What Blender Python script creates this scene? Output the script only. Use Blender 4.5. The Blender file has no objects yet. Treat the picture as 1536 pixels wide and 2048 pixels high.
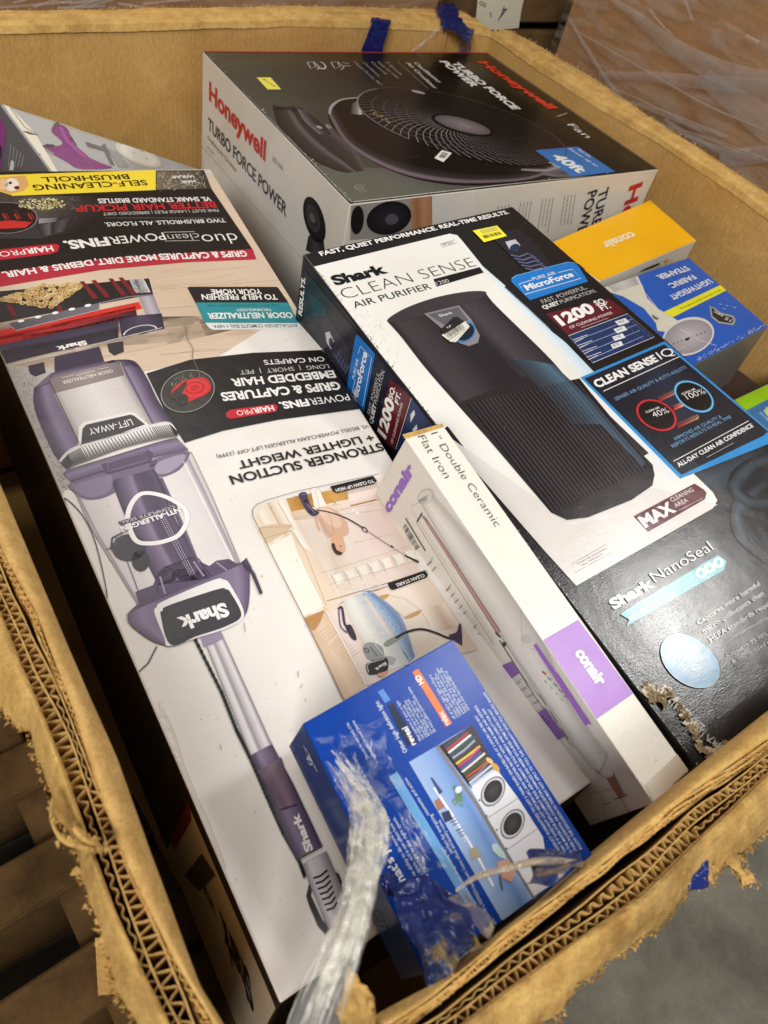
import bpy, bmesh, math, random
from mathutils import Vector, Matrix, noise
from mathutils.geometry import tessellate_polygon
random.seed(7)
SC = bpy.context.scene
COL = SC.collection
S = 0.41                      # camera height above the rim of the bin, metres (heights below are in units of S)

# ---------------------------------------------------------------- camera
FPX, CX, CY = 1500.0, 768.0, 1024.0
R = Matrix(((0.8184225, 0.31225471, -0.48237082), (-0.54194247, 0.69849445, -0.46733698), (0.19100517, 0.64389634, 0.74088767)))
CAM = Vector((0, 0, S))
cd = bpy.data.cameras.new('camera'); cam = bpy.data.objects.new('camera', cd); COL.objects.link(cam)
cam.matrix_world = Matrix.Translation(CAM) @ R.to_4x4()
cd.sensor_fit = 'VERTICAL'; cd.sensor_height = 36; cd.lens = FPX / 2048 * 36
cd.clip_start = 0.01; cd.clip_end = 100
cd.dof.use_dof = True; cd.dof.focus_distance = 0.72; cd.dof.aperture_fstop = 9.0
SC.camera = cam
# ---------------------------------------------------------------- light
w = bpy.data.worlds.new('World'); SC.world = w; w.use_nodes = True
w.node_tree.nodes['Background'].inputs[0].default_value = (0.95, 0.93, 0.9, 1)
w.node_tree.nodes['Background'].inputs[1].default_value = 0.27
def lamp(name, loc, target, sx, sy, power, col, rot=None):
    d = bpy.data.lights.new(name, 'AREA'); d.shape = 'RECTANGLE'; d.size = sx; d.size_y = sy; d.energy = power; d.color = col
    o = bpy.data.objects.new(name, d); COL.objects.link(o); o.location = loc
    o.rotation_euler = (Vector(target) - Vector(loc)).to_track_quat('-Z', 'Y').to_euler(); return o
lamp('ceiling_or_fill_lamp', (4.75, -0.45, 4.3), (1.0, 0.2, 0), 0.8, 0.7, 110, (1, 0.985, 0.95))
lamp('ceiling_or_fill_lamp', (1.75, 0.3, 4.3), (0.6, 0.3, 0), 0.5, 0.6, 28, (1, 0.985, 0.95))
lamp('ceiling_or_fill_lamp', (-2.3, -1.9, 2.5), (0.6, 0.9, -.1), 1.8, 1.2, 165, (1, 0.98, 0.945))  # added fill panel, low on the left, brightens the left and near faces
lamp('overhead_fill_panel', (0.6, 3.2, 4.2), (0.4, 0.4, 0), 2.4, 1.6, 60, (1, 0.98, 0.94))  # added broad fill from overhead, lifts the general light
SC.view_settings.view_transform = 'Standard'; SC.view_settings.look = 'None'; SC.view_settings.exposure = -0.04; SC.view_settings.gamma = 1
SC.view_settings.use_curve_mapping = False
SC.cycles.transparent_max_bounces = 64

# ---------------------------------------------------------------- helpers
def ray(px, py): return (R @ Vector((px - CX, CY - py, -FPX))).normalized()
def onplane(px, py, P, n):
    r = ray(px, py); return CAM + r * ((P - CAM).dot(n) / r.dot(n))
def H(px, py, z):                                        # world point under a pixel at height z (units of S)
    return onplane(px, py, Vector((0, 0, z * S)), Vector((0, 0, 1)))
def L(c):
    c = c if len(c) == 3 else c[:3]
    return tuple(((v / 255) / 12.92 if v / 255 <= 0.04045 else ((v / 255 + 0.055) / 1.055) ** 2.4) for v in c) + (1,)
def mixc(a, b, t): return tuple(a[i] * (1 - t) + b[i] * t for i in range(3))
def tag(o, label=None, cat=None, group=None, kind=None):
    if label: o['label'] = label
    if cat: o['category'] = cat
    if group: o['group'] = group
    if kind: o['kind'] = kind
    return o
def thing(name, loc, label, cat, group=None):
    o = bpy.data.objects.new(name, None); o.empty_display_size = 0.02; COL.objects.link(o); o.location = loc
    return tag(o, label, cat, group)
def link(name, me, mat, parent=None):
    o = bpy.data.objects.new(name, me); COL.objects.link(o)
    for m in (mat if isinstance(mat, (list, tuple)) else [mat]): me.materials.append(m)
    if parent:
        o.parent = parent; o.matrix_parent_inverse = Matrix.Translation(-parent.location)
    return o
def newmesh(name, vs, fs, mat, parent=None, cols=None, smooth=False):
    me = bpy.data.meshes.new(name); me.from_pydata([tuple(v) for v in vs], [], fs)
    if cols is not None:
        a = me.color_attributes.new('Col', 'FLOAT_COLOR', 'POINT')
        a.data.foreach_set('color', [x for c in cols for x in c])
    if smooth: me.polygons.foreach_set('use_smooth', [True] * len(me.polygons))
    me.update()
    return link(name, me, mat, parent)

# ---------------------------------------------------------------- materials
def mat(name):
    m = bpy.data.materials.new(name); m.use_nodes = True; nt = m.node_tree
    return m, nt, nt.nodes['Principled BSDF']
def N(nt, t, **k):
    n = nt.nodes.new(t)
    for a, b in k.items():
        if a.startswith('i_'): n.inputs[a[2:].replace('_', ' ')].default_value = b
        else: setattr(n, a, b)
    return n
def ramp(nt, pts):
    r = nt.nodes.new('ShaderNodeValToRGB'); e = r.color_ramp.elements
    e[0].position, e[0].color = pts[0]; e[1].position, e[1].color = pts[-1]
    for p, c in pts[1:-1]:
        x = e.new(p); x.color = c
    return r
def printmat(name, rough=0.3, spec=0.5, bump=0.25, wear=0.25, bscale=420, coat=0.0, stretch=(1, 1, 1), wave=0.35):
    m, nt, b = mat(name); lk = nt.links.new
    vc = N(nt, 'ShaderNodeVertexColor', layer_name='Col')
    tc = N(nt, 'ShaderNodeTexCoord')
    mp = N(nt, 'ShaderNodeMapping'); mp.inputs['Scale'].default_value = stretch; lk(tc.outputs['Object'], mp.inputs[0])
    n1 = N(nt, 'ShaderNodeTexNoise', i_Scale=bscale, i_Detail=3.0); lk(mp.outputs[0], n1.inputs['Vector'])
    n2 = N(nt, 'ShaderNodeTexNoise', i_Scale=9.0, i_Detail=4.0); lk(tc.outputs['Object'], n2.inputs['Vector'])
    # dust specks and faint grime that belong to the board
    n3 = N(nt, 'ShaderNodeTexNoise', i_Scale=160.0, i_Detail=2.0, i_Roughness=0.4); lk(tc.outputs['Object'], n3.inputs['Vector'])
    rs = ramp(nt, [(0.74, (0, 0, 0, 1)), (0.80, (1, 1, 1, 1))]); lk(n3.outputs[0], rs.inputs[0])
    mx = N(nt, 'ShaderNodeMix', data_type='RGBA'); mx.inputs[7].default_value = (0.25, 0.2, 0.14, 1)
    ml = N(nt, 'ShaderNodeMath', operation='MULTIPLY'); ml.inputs[1].default_value = wear
    lk(rs.outputs[0], ml.inputs[0]); lk(ml.outputs[0], mx.inputs[0]); lk(vc.outputs[0], mx.inputs[6])
    rg = ramp(nt, [(0.3, (0.90, 0.89, 0.87, 1)), (0.6, (1, 1, 1, 1))]); lk(n2.outputs[0], rg.inputs[0])
    mg = N(nt, 'ShaderNodeMix', data_type='RGBA', blend_type='MULTIPLY'); mg.inputs[0].default_value = 1
    lk(mx.outputs[2], mg.inputs[6]); lk(rg.outputs[0], mg.inputs[7]); lk(mg.outputs[2], b.inputs['Base Color'])
    mr = N(nt, 'ShaderNodeMapRange'); mr.inputs[3].default_value = rough - 0.07; mr.inputs[4].default_value = rough + 0.12
    lk(n2.outputs[0], mr.inputs[0]); lk(mr.outputs[0], b.inputs['Roughness'])
    b.inputs['Specular IOR Level'].default_value = spec; b.inputs['Coat Weight'].default_value = coat; b.inputs['Coat Roughness'].default_value = 0.12
    n4 = N(nt, 'ShaderNodeTexNoise', i_Scale=14.0, i_Detail=3.0); lk(tc.outputs['Object'], n4.inputs['Vector'])
    b1 = N(nt, 'ShaderNodeBump', i_Strength=bump, i_Distance=0.0004); lk(n1.outputs[0], b1.inputs['Height'])
    b2 = N(nt, 'ShaderNodeBump', i_Strength=wave, i_Distance=0.004); lk(n4.outputs[0], b2.inputs['Height']); lk(b1.outputs[0], b2.inputs['Normal'])
    lk(b2.outputs[0], b.inputs['Normal'])
    return m
PRINT = printmat('printed_board', spec=0.35)
GLOSS = printmat('glossy_printed_board', rough=0.2, spec=0.27, bump=0.12, coat=0.03, bscale=420, wave=0.14)
PURP = printmat('embossed_black_printed_board', rough=0.17, spec=0.34, bump=0.26, bscale=800, coat=0.0, stretch=(0.35, 1.2, 1), wave=0.2)
def cardmat(name, c1, c2, scale=22, bump=0.5, dirt=0.5, rough=0.9, lines=None):
    m, nt, b = mat(name); lk = nt.links.new
    tc = N(nt, 'ShaderNodeTexCoord')
    n1 = N(nt, 'ShaderNodeTexNoise', i_Scale=scale, i_Detail=8.0, i_Roughness=0.65); lk(tc.outputs['Object'], n1.inputs['Vector'])
    r1 = ramp(nt, [(0.32, L(c2)), (0.62, L(c1))]); lk(n1.outputs[0], r1.inputs[0])
    n2 = N(nt, 'ShaderNodeTexNoise', i_Scale=scale * 0.35, i_Detail=6.0, i_Roughness=0.7); lk(tc.outputs['Object'], n2.inputs['Vector'])
    r2 = ramp(nt, [(0.50, (1, 1, 1, 1)), (0.72, (1 - dirt * .6, 1 - dirt * .6, 1 - dirt * .55, 1))]); lk(n2.outputs[0], r2.inputs[0])
    mg = N(nt, 'ShaderNodeMix', data_type='RGBA', blend_type='MULTIPLY'); mg.inputs[0].default_value = 1
    lk(r1.outputs[0], mg.inputs[6]); lk(r2.outputs[0], mg.inputs[7])
    n3 = N(nt, 'ShaderNodeTexNoise', i_Scale=600.0, i_Detail=3.0); 
    mp = N(nt, 'ShaderNodeMapping'); mp.inputs['Scale'].default_value = (1, 1, 0.25); lk(tc.outputs['Object'], mp.inputs[0]); lk(mp.outputs[0], n3.inputs['Vector'])
    r3 = ramp(nt, [(0.3, (0.82, 0.81, 0.78, 1)), (0.65, (1.06, 1.06, 1.06, 1))]); lk(n3.outputs[0], r3.inputs[0])
    mh = N(nt, 'ShaderNodeMix', data_type='RGBA', blend_type='MULTIPLY'); mh.inputs[0].default_value = 1
    lk(mg.outputs[2], mh.inputs[6]); lk(r3.outputs[0], mh.inputs[7]); lk(mh.outputs[2], b.inputs['Base Color'])
    b.inputs['Roughness'].default_value = rough; b.inputs['Specular IOR Level'].default_value = 0.2
    b1 = N(nt, 'ShaderNodeBump', i_Strength=bump, i_Distance=0.003); lk(n1.outputs[0], b1.inputs['Height'])
    b2 = N(nt, 'ShaderNodeBump', i_Strength=0.35, i_Distance=0.0004); lk(n3.outputs[0], b2.inputs['Height']); lk(b1.outputs[0], b2.inputs['Normal'])
    lk(b2.outputs[0], b.inputs['Normal'])
    if lines:                                                                # flutes telegraphing through, creases and scrapes
        wv = N(nt, 'ShaderNodeTexWave', wave_type='BANDS', bands_direction='DIAGONAL', i_Scale=lines, i_Distortion=1.2, i_Detail=2.0)
        m2 = N(nt, 'ShaderNodeMapping'); m2.inputs['Scale'].default_value = (1, 1, 0.0); lk(tc.outputs['Object'], m2.inputs[0]); lk(m2.outputs[0], wv.inputs['Vector'])
        b3 = N(nt, 'ShaderNodeBump', i_Strength=0.3, i_Distance=0.0006); lk(wv.outputs[1], b3.inputs['Height']); lk(b2.outputs[0], b3.inputs['Normal']); lk(b3.outputs[0], b.inputs['Normal'])
        vo = N(nt, 'ShaderNodeTexVoronoi', feature='DISTANCE_TO_EDGE', i_Scale=5.0); n5 = N(nt, 'ShaderNodeTexNoise', i_Scale=3.0, i_Detail=3.0); lk(tc.outputs['Object'], n5.inputs['Vector'])
        mm = N(nt, 'ShaderNodeMix', data_type='RGBA'); mm.inputs[0].default_value = .35; lk(tc.outputs['Object'], mm.inputs[6]); lk(n5.outputs[1], mm.inputs[7]); lk(mm.outputs[2], vo.inputs['Vector'])
        r5 = ramp(nt, [(0.0, (1.12, 1.12, 1.12, 1)), (0.012, (1, 1, 1, 1))]); lk(vo.outputs[0], r5.inputs[0])
        mj = N(nt, 'ShaderNodeMix', data_type='RGBA', blend_type='MULTIPLY'); mj.inputs[0].default_value = 1; lk(mh.outputs[2], mj.inputs[6]); lk(r5.outputs[0], mj.inputs[7]); lk(mj.outputs[2], b.inputs['Base Color'])
    return m
CARD_IN = cardmat('kraft_inner_wall', (200, 160, 98), (180, 140, 78), scale=6, bump=0.25, dirt=0.3, lines=70)
CARD_EDGE = cardmat('kraft_raw_edge', (216, 178, 108), (188, 146, 82), scale=45, bump=0.6, dirt=0.35)
CARD_FLAP = cardmat('kraft_torn_flap', (206, 168, 100), (166, 126, 68), scale=34, bump=1.0, dirt=0.95)
CARD_FLUTE = cardmat('kraft_fluting', (206, 168, 104), (180, 140, 80), scale=60, bump=0.3, dirt=0.3)
CARD_BOX = cardmat('brown_carton', (168, 128, 88), (142, 104, 68), scale=5, bump=0.3, dirt=0.3, rough=0.6)
WOOD = cardmat('pallet_wood', (112, 86, 52), (70, 52, 28), scale=9, bump=0.6, dirt=0.6)
CONC = cardmat('grey_concrete', (120, 116, 104), (88, 85, 76), scale=7, bump=0.5, dirt=0.7, rough=0.55)
def plastic(name, col, alpha, rough=0.15, bscale=60, bstr=0.8, amin=None, astretch=None):
    m, nt, b = mat(name); lk = nt.links.new
    tc = N(nt, 'ShaderNodeTexCoord')
    b.inputs['Base Color'].default_value = L(col); b.inputs['Roughness'].default_value = rough; b.inputs['Specular IOR Level'].default_value = 0.7
    n1 = N(nt, 'ShaderNodeTexNoise', i_Scale=bscale, i_Detail=4.0, i_Distortion=0.6)
    mp = N(nt, 'ShaderNodeMapping'); lk(tc.outputs['Object'], mp.inputs[0]); lk(mp.outputs[0], n1.inputs['Vector'])
    if astretch: mp.inputs['Scale'].default_value = astretch[0]; mp.inputs['Rotation'].default_value = astretch[1]
    b1 = N(nt, 'ShaderNodeBump', i_Strength=bstr, i_Distance=0.004); lk(n1.outputs[0], b1.inputs['Height']); lk(b1.outputs[0], b.inputs['Normal'])
    if amin is None: b.inputs['Alpha'].default_value = alpha
    else:
        r = ramp(nt, [(0.42, (amin,) * 3 + (1,)), (0.68, (alpha,) * 3 + (1,))]); lk(n1.outputs[0], r.inputs[0]); lk(r.outputs[0], b.inputs['Alpha'])
    return m
FILM = plastic('stretch_film', (238, 238, 232), 0.62, bscale=90, amin=0.12)
ROPE = plastic('twisted_film', (240, 240, 234), 0.10, rough=0.05, bscale=120, bstr=0.5)
STRAND = plastic('film_folds', (250, 248, 236), 0.55, rough=0.08, bscale=110, bstr=0.5, amin=0.10)
BEIGEF = plastic('dirty_film', (190, 172, 146), 0.9, rough=0.2, bscale=70, amin=0.3, bstr=1.0)
WRAP = plastic('pallet_wrap', (196, 184, 172), 0.30, rough=0.12, bscale=9, amin=0.02, astretch=((1, 1.2, 6), (0.55, 0, 0)), bstr=0.6)
BAND = plastic('wrap_band', (176, 172, 170), 0.34, rough=0.2, bscale=30, amin=0.25)
TAPE = plastic('blue_tape', (16, 32, 100), 1.0, rough=0.22, bscale=70)
TAPE2 = plastic('clear_blue_tape', (50, 80, 150), 0.75, rough=0.15, bscale=60, amin=0.25)
PAPER = printmat('paper', rough=0.7, spec=0.2)

# ---------------------------------------------------------------- printed artwork lying on a carton's panel
TC = {}
def glyphs(s, bold):
    k = (s, bold)
    if k not in TC:
        c = bpy.data.curves.new('t', 'FONT'); c.body = s; c.offset = bold; c.resolution_u = 4 if len(s) < 30 else 2; c.fill_mode = 'FRONT'
        o = bpy.data.objects.new('t', c); COL.objects.link(o)
        dg = bpy.context.evaluated_depsgraph_get(); dg.update(); me = o.evaluated_get(dg).to_mesh()
        v = [(p.co.x, p.co.y) for p in me.vertices]; f = [tuple(p.vertices) for p in me.polygons]
        o.evaluated_get(dg).to_mesh_clear(); bpy.data.objects.remove(o); bpy.data.curves.remove(c)
        if not v: v = [(0, 0)]
        TC[k] = (v, f, min(p[0] for p in v), max(p[0] for p in v))
    return TC[k]
def cat(P, closed=False, k=6):
    out = []; n = len(P)
    for i in range(n if closed else n - 1):
        p0 = P[i - 1] if (i or closed) else P[0]; p1 = P[i]; p2 = P[(i + 1) % n]; p3 = P[(i + 2) % n] if (closed or i + 2 < n) else P[-1]
        for j in range(k):
            t = j / k; out.append(.5 * (2 * p1 + (p2 - p0) * t + (2 * p0 - 5 * p1 + 4 * p2 - p3) * t * t + (3 * p1 - p0 - 3 * p2 + p3) * t ** 3))
    if not closed: out.append(P[-1].copy())
    return out
class Art:
    def __init__(s, P, n, step=0.00012):
        s.P = P; s.n = n.normalized(); s.V = []; s.F = []; s.C = []; s.step = step; s.k = 0
        s.f = lambda x, y: (x, y)
    def w(s, p, l=0):
        q = s.f(*p); return onplane(q[0], q[1], s.P, s.n) + s.n * (s.step * (l + 1) + 0.00025)
    def add(s, vs, fs, cs):
        b = len(s.V); s.V += vs; s.F += [tuple(b + i for i in f) for f in fs]; s.C += cs
    def polyw(s, P, c, l):
        t = tessellate_polygon([[Vector(p) for p in P]])
        cs = [L(c)] * len(P) if not isinstance(c[0], (tuple, list)) else [L(x) for x in c]
        fs = []
        for a in t:
            a = tuple(a)
            if (P[a[1]] - P[a[0]]).cross(P[a[2]] - P[a[0]]).dot(s.n) < 0: a = a[::-1]
            fs.append(a)
        s.add(list(P), fs, cs)
    def poly(s, pts, c, l=1): s.polyw([s.w(p, l) for p in pts], c, l)
    def spoly(s, pts, c, l=1): s.polyw(cat([s.w(p, l) for p in pts], True), c, l)
    def ell(s, c, a, b, col, l=2, r0=0.0, n=36, t0=0, t1=1, col2=None):      # centre, ends of two half axes
        C0 = s.w(c, l); A = s.w(a, l) - C0; B = s.w(b, l) - C0
        vs = []; cs = []; fs = []
        full = (t1 - t0) >= 1
        m = n + 1
        for i in range(m):
            t = 2 * math.pi * (t0 + (t1 - t0) * i / n)
            d = A * math.cos(t) + B * math.sin(t)
            vs += [C0 + d * r0, C0 + d]; cs += [L(col2 or col), L(col)]
            if i: fs.append((2 * i - 2, 2 * i - 1, 2 * i + 1, 2 * i))
        if A.cross(B).dot(s.n) < 0: fs = [f[::-1] for f in fs]
        s.add(vs, fs, cs)
    def line(s, pts, wd, c, l=3, closed=False, wd2=None, sm=False):           # wd in photo pixels, taken at the first point
        P = [s.w(p, l) for p in pts]
        if closed: P.append(P[0])
        if sm:
            Q = []; m_ = len(P)
            for i in range(m_ - 1):
                a_ = P[i - 1] if i else (P[-2] if closed else P[0]); d_ = P[i + 2] if i + 2 < m_ else (P[1] if closed else P[-1])
                for k_ in range(8):
                    t = k_ / 8; p1, p2 = P[i], P[i + 1]
                    Q.append(.5 * (2 * p1 + (p2 - a_) * t + (2 * a_ - 5 * p1 + 4 * p2 - d_) * t * t + (3 * p1 - a_ - 3 * p2 + d_) * t ** 3))
            P = Q + [P[-1]]
        pxm = s.pxm(pts[0])
        vs = []; fs = []
        for i, p in enumerate(P):
            d = (P[min(i + 1, len(P) - 1)] - P[max(i - 1, 0)])
            if closed and i in (0, len(P) - 1): d = P[1] - P[-2]
            d = d.normalized(); q = s.n.cross(d)
            ww = wd if wd2 is None else wd + (wd2 - wd) * i / (len(P) - 1)
            vs += [p + q * ww * pxm / 2, p - q * ww * pxm / 2]
            if i: fs.append((2 * i - 1, 2 * i - 2, 2 * i, 2 * i + 1)[::-1])
        fs = [f if (vs[f[1]] - vs[f[0]]).cross(vs[f[2]] - vs[f[0]]).dot(s.n) > 0 else f[::-1] for f in fs]
        s.add(vs, fs, [L(c)] * len(vs))
    def pxm(s, p):                                                           # metres per photo pixel there
        d = (s.w(p) - CAM); return d.length / math.hypot(FPX, 700)
    def strip(s, left, right, rp, l=2, rows=10, endcols=None):                # graded fill between two edges; rp = [(t, colour)]
        def samp(P, t):
            seg = t * (len(P) - 1); i = min(int(seg), len(P) - 2); return P[i].lerp(P[i + 1], seg - i)
        A = [s.w(p, l) for p in left]; B = [s.w(p, l) for p in right]
        if len(A) > 3: A = cat(A); rows = max(rows, 20)
        if len(B) > 3: B = cat(B)
        vs = []; cs = []; fs = []; m = len(rp)
        for r in range(rows + 1):
            a = samp(A, r / rows); b = samp(B, r / rows)
            for (t, c) in rp:
                vs.append(a.lerp(b, t))
                if endcols: c = mixc(c, endcols[1], endcols[0](r / rows))
                cs.append(L(c))
        for r in range(rows):
            for j in range(m - 1):
                f = (r * m + j, r * m + j + 1, (r + 1) * m + j + 1, (r + 1) * m + j)
                if (vs[f[1]] - vs[f[0]]).cross(vs[f[2]] - vs[f[0]]).dot(s.n) < 0: f = f[::-1]
                fs.append(f)
        s.add(vs, fs, cs)
    def text(s, t, p0, p1, c, ch=None, bold=0.02, l=5, sl=0.0, k=1.0):        # baseline from p0 to p1, ch = capital height in photo pixels
        v, f, x0, x1 = glyphs(t, bold)
        A = s.w(p0, l); B = s.w(p1, l); d = B - A; sc = d.length / max(x1 - x0, 1e-6); r = d.normalized(); up = s.n.cross(r)
        if ch is None: hy = sc * k
        else:
            e = 0.001; q0 = proj(A); q1 = proj(A + up * e); hy = ch * e / math.hypot(q1[0] - q0[0], q1[1] - q0[1]) / 0.69
        s.add([A + r * ((x - x0) * sc + sl * y * hy) + up * (y * hy) for x, y in v], f, [L(c)] * len(v))
    def para(s, lines, p0, p1, off, c, ch, l=5, bold=0.0):
        for i, t in enumerate(lines):
            a = (p0[0] + off[0] * i, p0[1] + off[1] * i); b = (p1[0] + off[0] * i, p1[1] + off[1] * i)
            f = min(1, len(t) / max(len(x) for x in lines)); b = (a[0] + (b[0] - a[0]) * f, a[1] + (b[1] - a[1]) * f)
            s.text(t, a, b, c, ch, bold, l)
    def build(s, name, m, parent, clip=None, inset=.0012):
        o = newmesh(name, s.V, s.F, m, parent, s.C)
        if clip:                                                             # trim the print to its panel
            bm = bmesh.new(); bm.from_mesh(o.data); cen = sum(clip, Vector()) / len(clip)
            for i, a in enumerate(clip):
                b = clip[(i + 1) % len(clip)]; q = (b - a).cross(s.n).normalized()
                if q.dot(cen - a) > 0: q = -q
                bmesh.ops.bisect_plane(bm, geom=list(bm.verts) + list(bm.edges) + list(bm.faces), plane_co=a - q * inset, plane_no=q, clear_outer=True)
            bm.to_mesh(o.data); bm.free()
        return o
def proj(P):
    v = R.transposed() @ (P - CAM); return (CX + FPX * v.x / -v.z, CY - FPX * v.y / -v.z)

def carton(T, down, cols, parent, m=PRINT, bev=0.0016, name='carton'):
    """closed carton: T = four top corners (far-left, far-right, near-right, near-left), down = list of 4 or one vector"""
    dn = down if isinstance(down, list) else [down] * 4
    V = list(T) + [T[i] + dn[i] for i in range(4)]
    F = [(3, 2, 1, 0), (4, 5, 6, 7), (0, 1, 5, 4), (1, 2, 6, 5), (2, 3, 7, 6), (3, 0, 4, 7)]   # top, bottom, far, right, near, left
    bm = bmesh.new(); vs = [bm.verts.new(v) for v in V]
    cl = bm.loops.layers.float_color.new('Col')
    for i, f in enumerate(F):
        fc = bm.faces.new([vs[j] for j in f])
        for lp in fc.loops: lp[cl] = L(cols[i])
    bm.normal_update()
    bmesh.ops.recalc_face_normals(bm, faces=bm.faces)
    bmesh.ops.bevel(bm, geom=list(bm.edges), offset=bev, segments=2, profile=0.5, affect='EDGES')
    me = bpy.data.meshes.new(name); bm.to_mesh(me); bm.free()
    return link(name, me, m, parent)
def plane_of(a, b, c, toward):
    n = (b - a).cross(c - a).normalized()
    if n.dot(toward - a) < 0: n = -n
    return a, n
def isect(P, n, a, b, c, d):                                                 # crossing of photo lines ab and cd on a plane
    x1, y1, x2, y2, x3, y3, x4, y4 = *a, *b, *c, *d
    D = (x1 - x2) * (y3 - y4) - (y1 - y2) * (x3 - x4)
    px = ((x1 * y2 - y1 * x2) * (x3 - x4) - (x1 - x2) * (x3 * y4 - y3 * x4)) / D
    py = ((x1 * y2 - y1 * x2) * (y3 - y4) - (y1 - y2) * (x3 * y4 - y3 * x4)) / D
    return onplane(px, py, P, n)
Z = Vector((0, 0, 1))
def rnd(a, b): return random.uniform(a, b)
WHITE = (232, 226, 220); BLACK = (24, 22, 22)
# ================================================================ setting: floor
FZ = -2.35 * S
def grid_sheet(name, x0, x1, y0, y1, z, nx, ny, m, amp=0.0):
    vs = []; fs = []
    for j in range(ny + 1):
        for i in range(nx + 1):
            x = x0 + (x1 - x0) * i / nx; y = y0 + (y1 - y0) * j / ny
            vs.append((x, y, z + amp * noise.noise(Vector((x * 2, y * 2, 3)))))
    for j in range(ny):
        for i in range(nx):
            a = j * (nx + 1) + i; fs.append((a, a + 1, a + nx + 2, a + nx + 1))
    return newmesh(name, vs, fs, m)
tag(grid_sheet('floor', -12, 12, -12, 12, FZ, 24, 24, CONC), kind='structure')

# ================================================================ bulk bin
def W2(pts, z=0.0): return [H(x, y, z) for x, y in pts]
def resample(P, step):
    out = [P[0].copy()]; 
    for a, b in zip(P, P[1:]):
        n = max(1, int((b - a).length / step))
        for i in range(1, n + 1): out.append(a.lerp(b, i / n))
    return out
def smooth(P, k=2):
    for _ in range(k): P = [P[0]] + [(P[i - 1] + P[i] * 2 + P[i + 1]) / 4 for i in range(1, len(P) - 1)] + [P[-1]]
    return P
def nz(p, f, s=0): return noise.noise(Vector((p[0] * f + s, p[1] * f - s, p[2] * f + s * .7)))
def ribbon(P, z0, z1, th, jz=0.0, seed=0, f=60):
    """thin upright board following P, top edge jittered; returns verts, faces"""
    vs = []; fs = []
    for i, p in enumerate(P):
        d = (P[min(i + 1, len(P) - 1)] - P[max(i - 1, 0)]); d.z = 0; d.normalize(); q = Vector((-d.y, d.x, 0)) * th / 2
        zt = z0 + jz * nz(p, f, seed) + jz * .6 * nz(p, f * 4, seed)
        for (sgn, z) in ((1, z1), (1, zt), (-1, zt), (-1, z1)): vs.append(Vector((p.x + q.x * sgn, p.y + q.y * sgn, z)))
        if i:
            a = 4 * i - 4; b = 4 * i
            fs += [(a, a + 1, b + 1, b), (a + 1, a + 2, b + 2, b + 1), (a + 2, a + 3, b + 3, b + 2)]
    return vs, fs
class Acc:
    def __init__(s): s.v = []; s.f = []
    def add(s, vf):
        b = len(s.v); s.v += vf[0]; s.f += [tuple(b + i for i in f) for f in vf[1]]
    def build(s, name, m, parent=None, smooth=False): return newmesh(name, s.v, s.f, m, parent, smooth=smooth)
def between(A, B, t, n=220):
    """n points a fraction t of the way from polyline A to polyline B"""
    def at(P, u):
        ls = [(P[i + 1] - P[i]).length for i in range(len(P) - 1)]; T = sum(ls) * u
        for i, l in enumerate(ls):
            if T <= l or i == len(ls) - 1: return P[i].lerp(P[i + 1], min(1, T / max(l, 1e-9)))
            T -= l
    return [at(A, i / n).lerp(at(B, i / n), t) for i in range(n + 1)]
def byaxis(P, ax, v0, v1, n):
    """resample a polyline as a function of one axis so that neighbouring layers stay in step"""
    P = sorted(P, key=lambda p: p[ax]); out = []
    for i in range(n + 1):
        v = v0 + (v1 - v0) * i / n
        if v <= P[0][ax]: q = P[0].copy(); q[ax] = v
        elif v >= P[-1][ax]: q = P[-1].copy(); q[ax] = v
        else:
            for a, b in zip(P, P[1:]):
                if a[ax] <= v <= b[ax]: q = a.lerp(b, (v - a[ax]) / max(b[ax] - a[ax], 1e-9)); break
        out.append(q)
    return smooth(out, 3)
def flutes(A, B, pitch, z0, z1, th, seed=0):
    """corrugated medium swinging between two liners"""
    out = []; L0 = 0
    for i in range(len(A)):
        if i: L0 += ((A[i] + B[i]) / 2 - (A[i - 1] + B[i - 1]) / 2).length
        ph = L0 / pitch * 2 * math.pi + 3.0 * nz(A[i], 9, seed) + .9 * nz(A[i], 60, seed)
        t = .5 + (.48 * max(.25, min(1, .85 + 1.3 * nz(A[i], 22, seed + 2)))) * max(-1, min(1, 1.25 * math.sin(ph)))
        out.append(A[i].lerp(B[i], t))
    return ribbon(out, z0, z1, th, 0.0012, seed, 200)
def strip3(rows):
    vs = []; fs = []; m = len(rows[0])
    for r in rows: vs += r
    for j in range(len(rows) - 1):
        for i in range(m - 1): a = j * m + i; fs.append((a, a + 1, a + m + 1, a + m))
    return vs, fs
def fibres(acc, P, n, lmin, lmax, out, zr=0.002, wd=0.0007, seed=1):
    rr = random.Random(seed)
    for _ in range(n):
        p = P[rr.randrange(len(P))] + Vector((rr.uniform(-1, 1), rr.uniform(-1, 1), rr.uniform(-1, 1))) * 0.002
        d = (out + Vector((rr.uniform(-.9, .9), rr.uniform(-.9, .9), rr.uniform(-.8, .6)))).normalized()
        l = rr.uniform(lmin, lmax) * rr.random() ** .7; q = d.cross(Vector((rr.uniform(-1, 1), rr.uniform(-1, 1), rr.uniform(.2, 1)))).normalized() * wd * rr.uniform(.4, 1.6)
        m = p + d * l * .5 + Vector((0, 0, rr.uniform(-zr, zr)))
        b = len(acc.v); acc.v += [p - q, p + q, m + q * .8, m - q * .8, p + d * l]; acc.f += [(b, b + 1, b + 2, b + 3), (b + 3, b + 2, b + 4)]
STRIPE = cardmat('faded_green_print', (150, 148, 112), (190, 160, 104), 60, bump=.2, dirt=.3)
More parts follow.
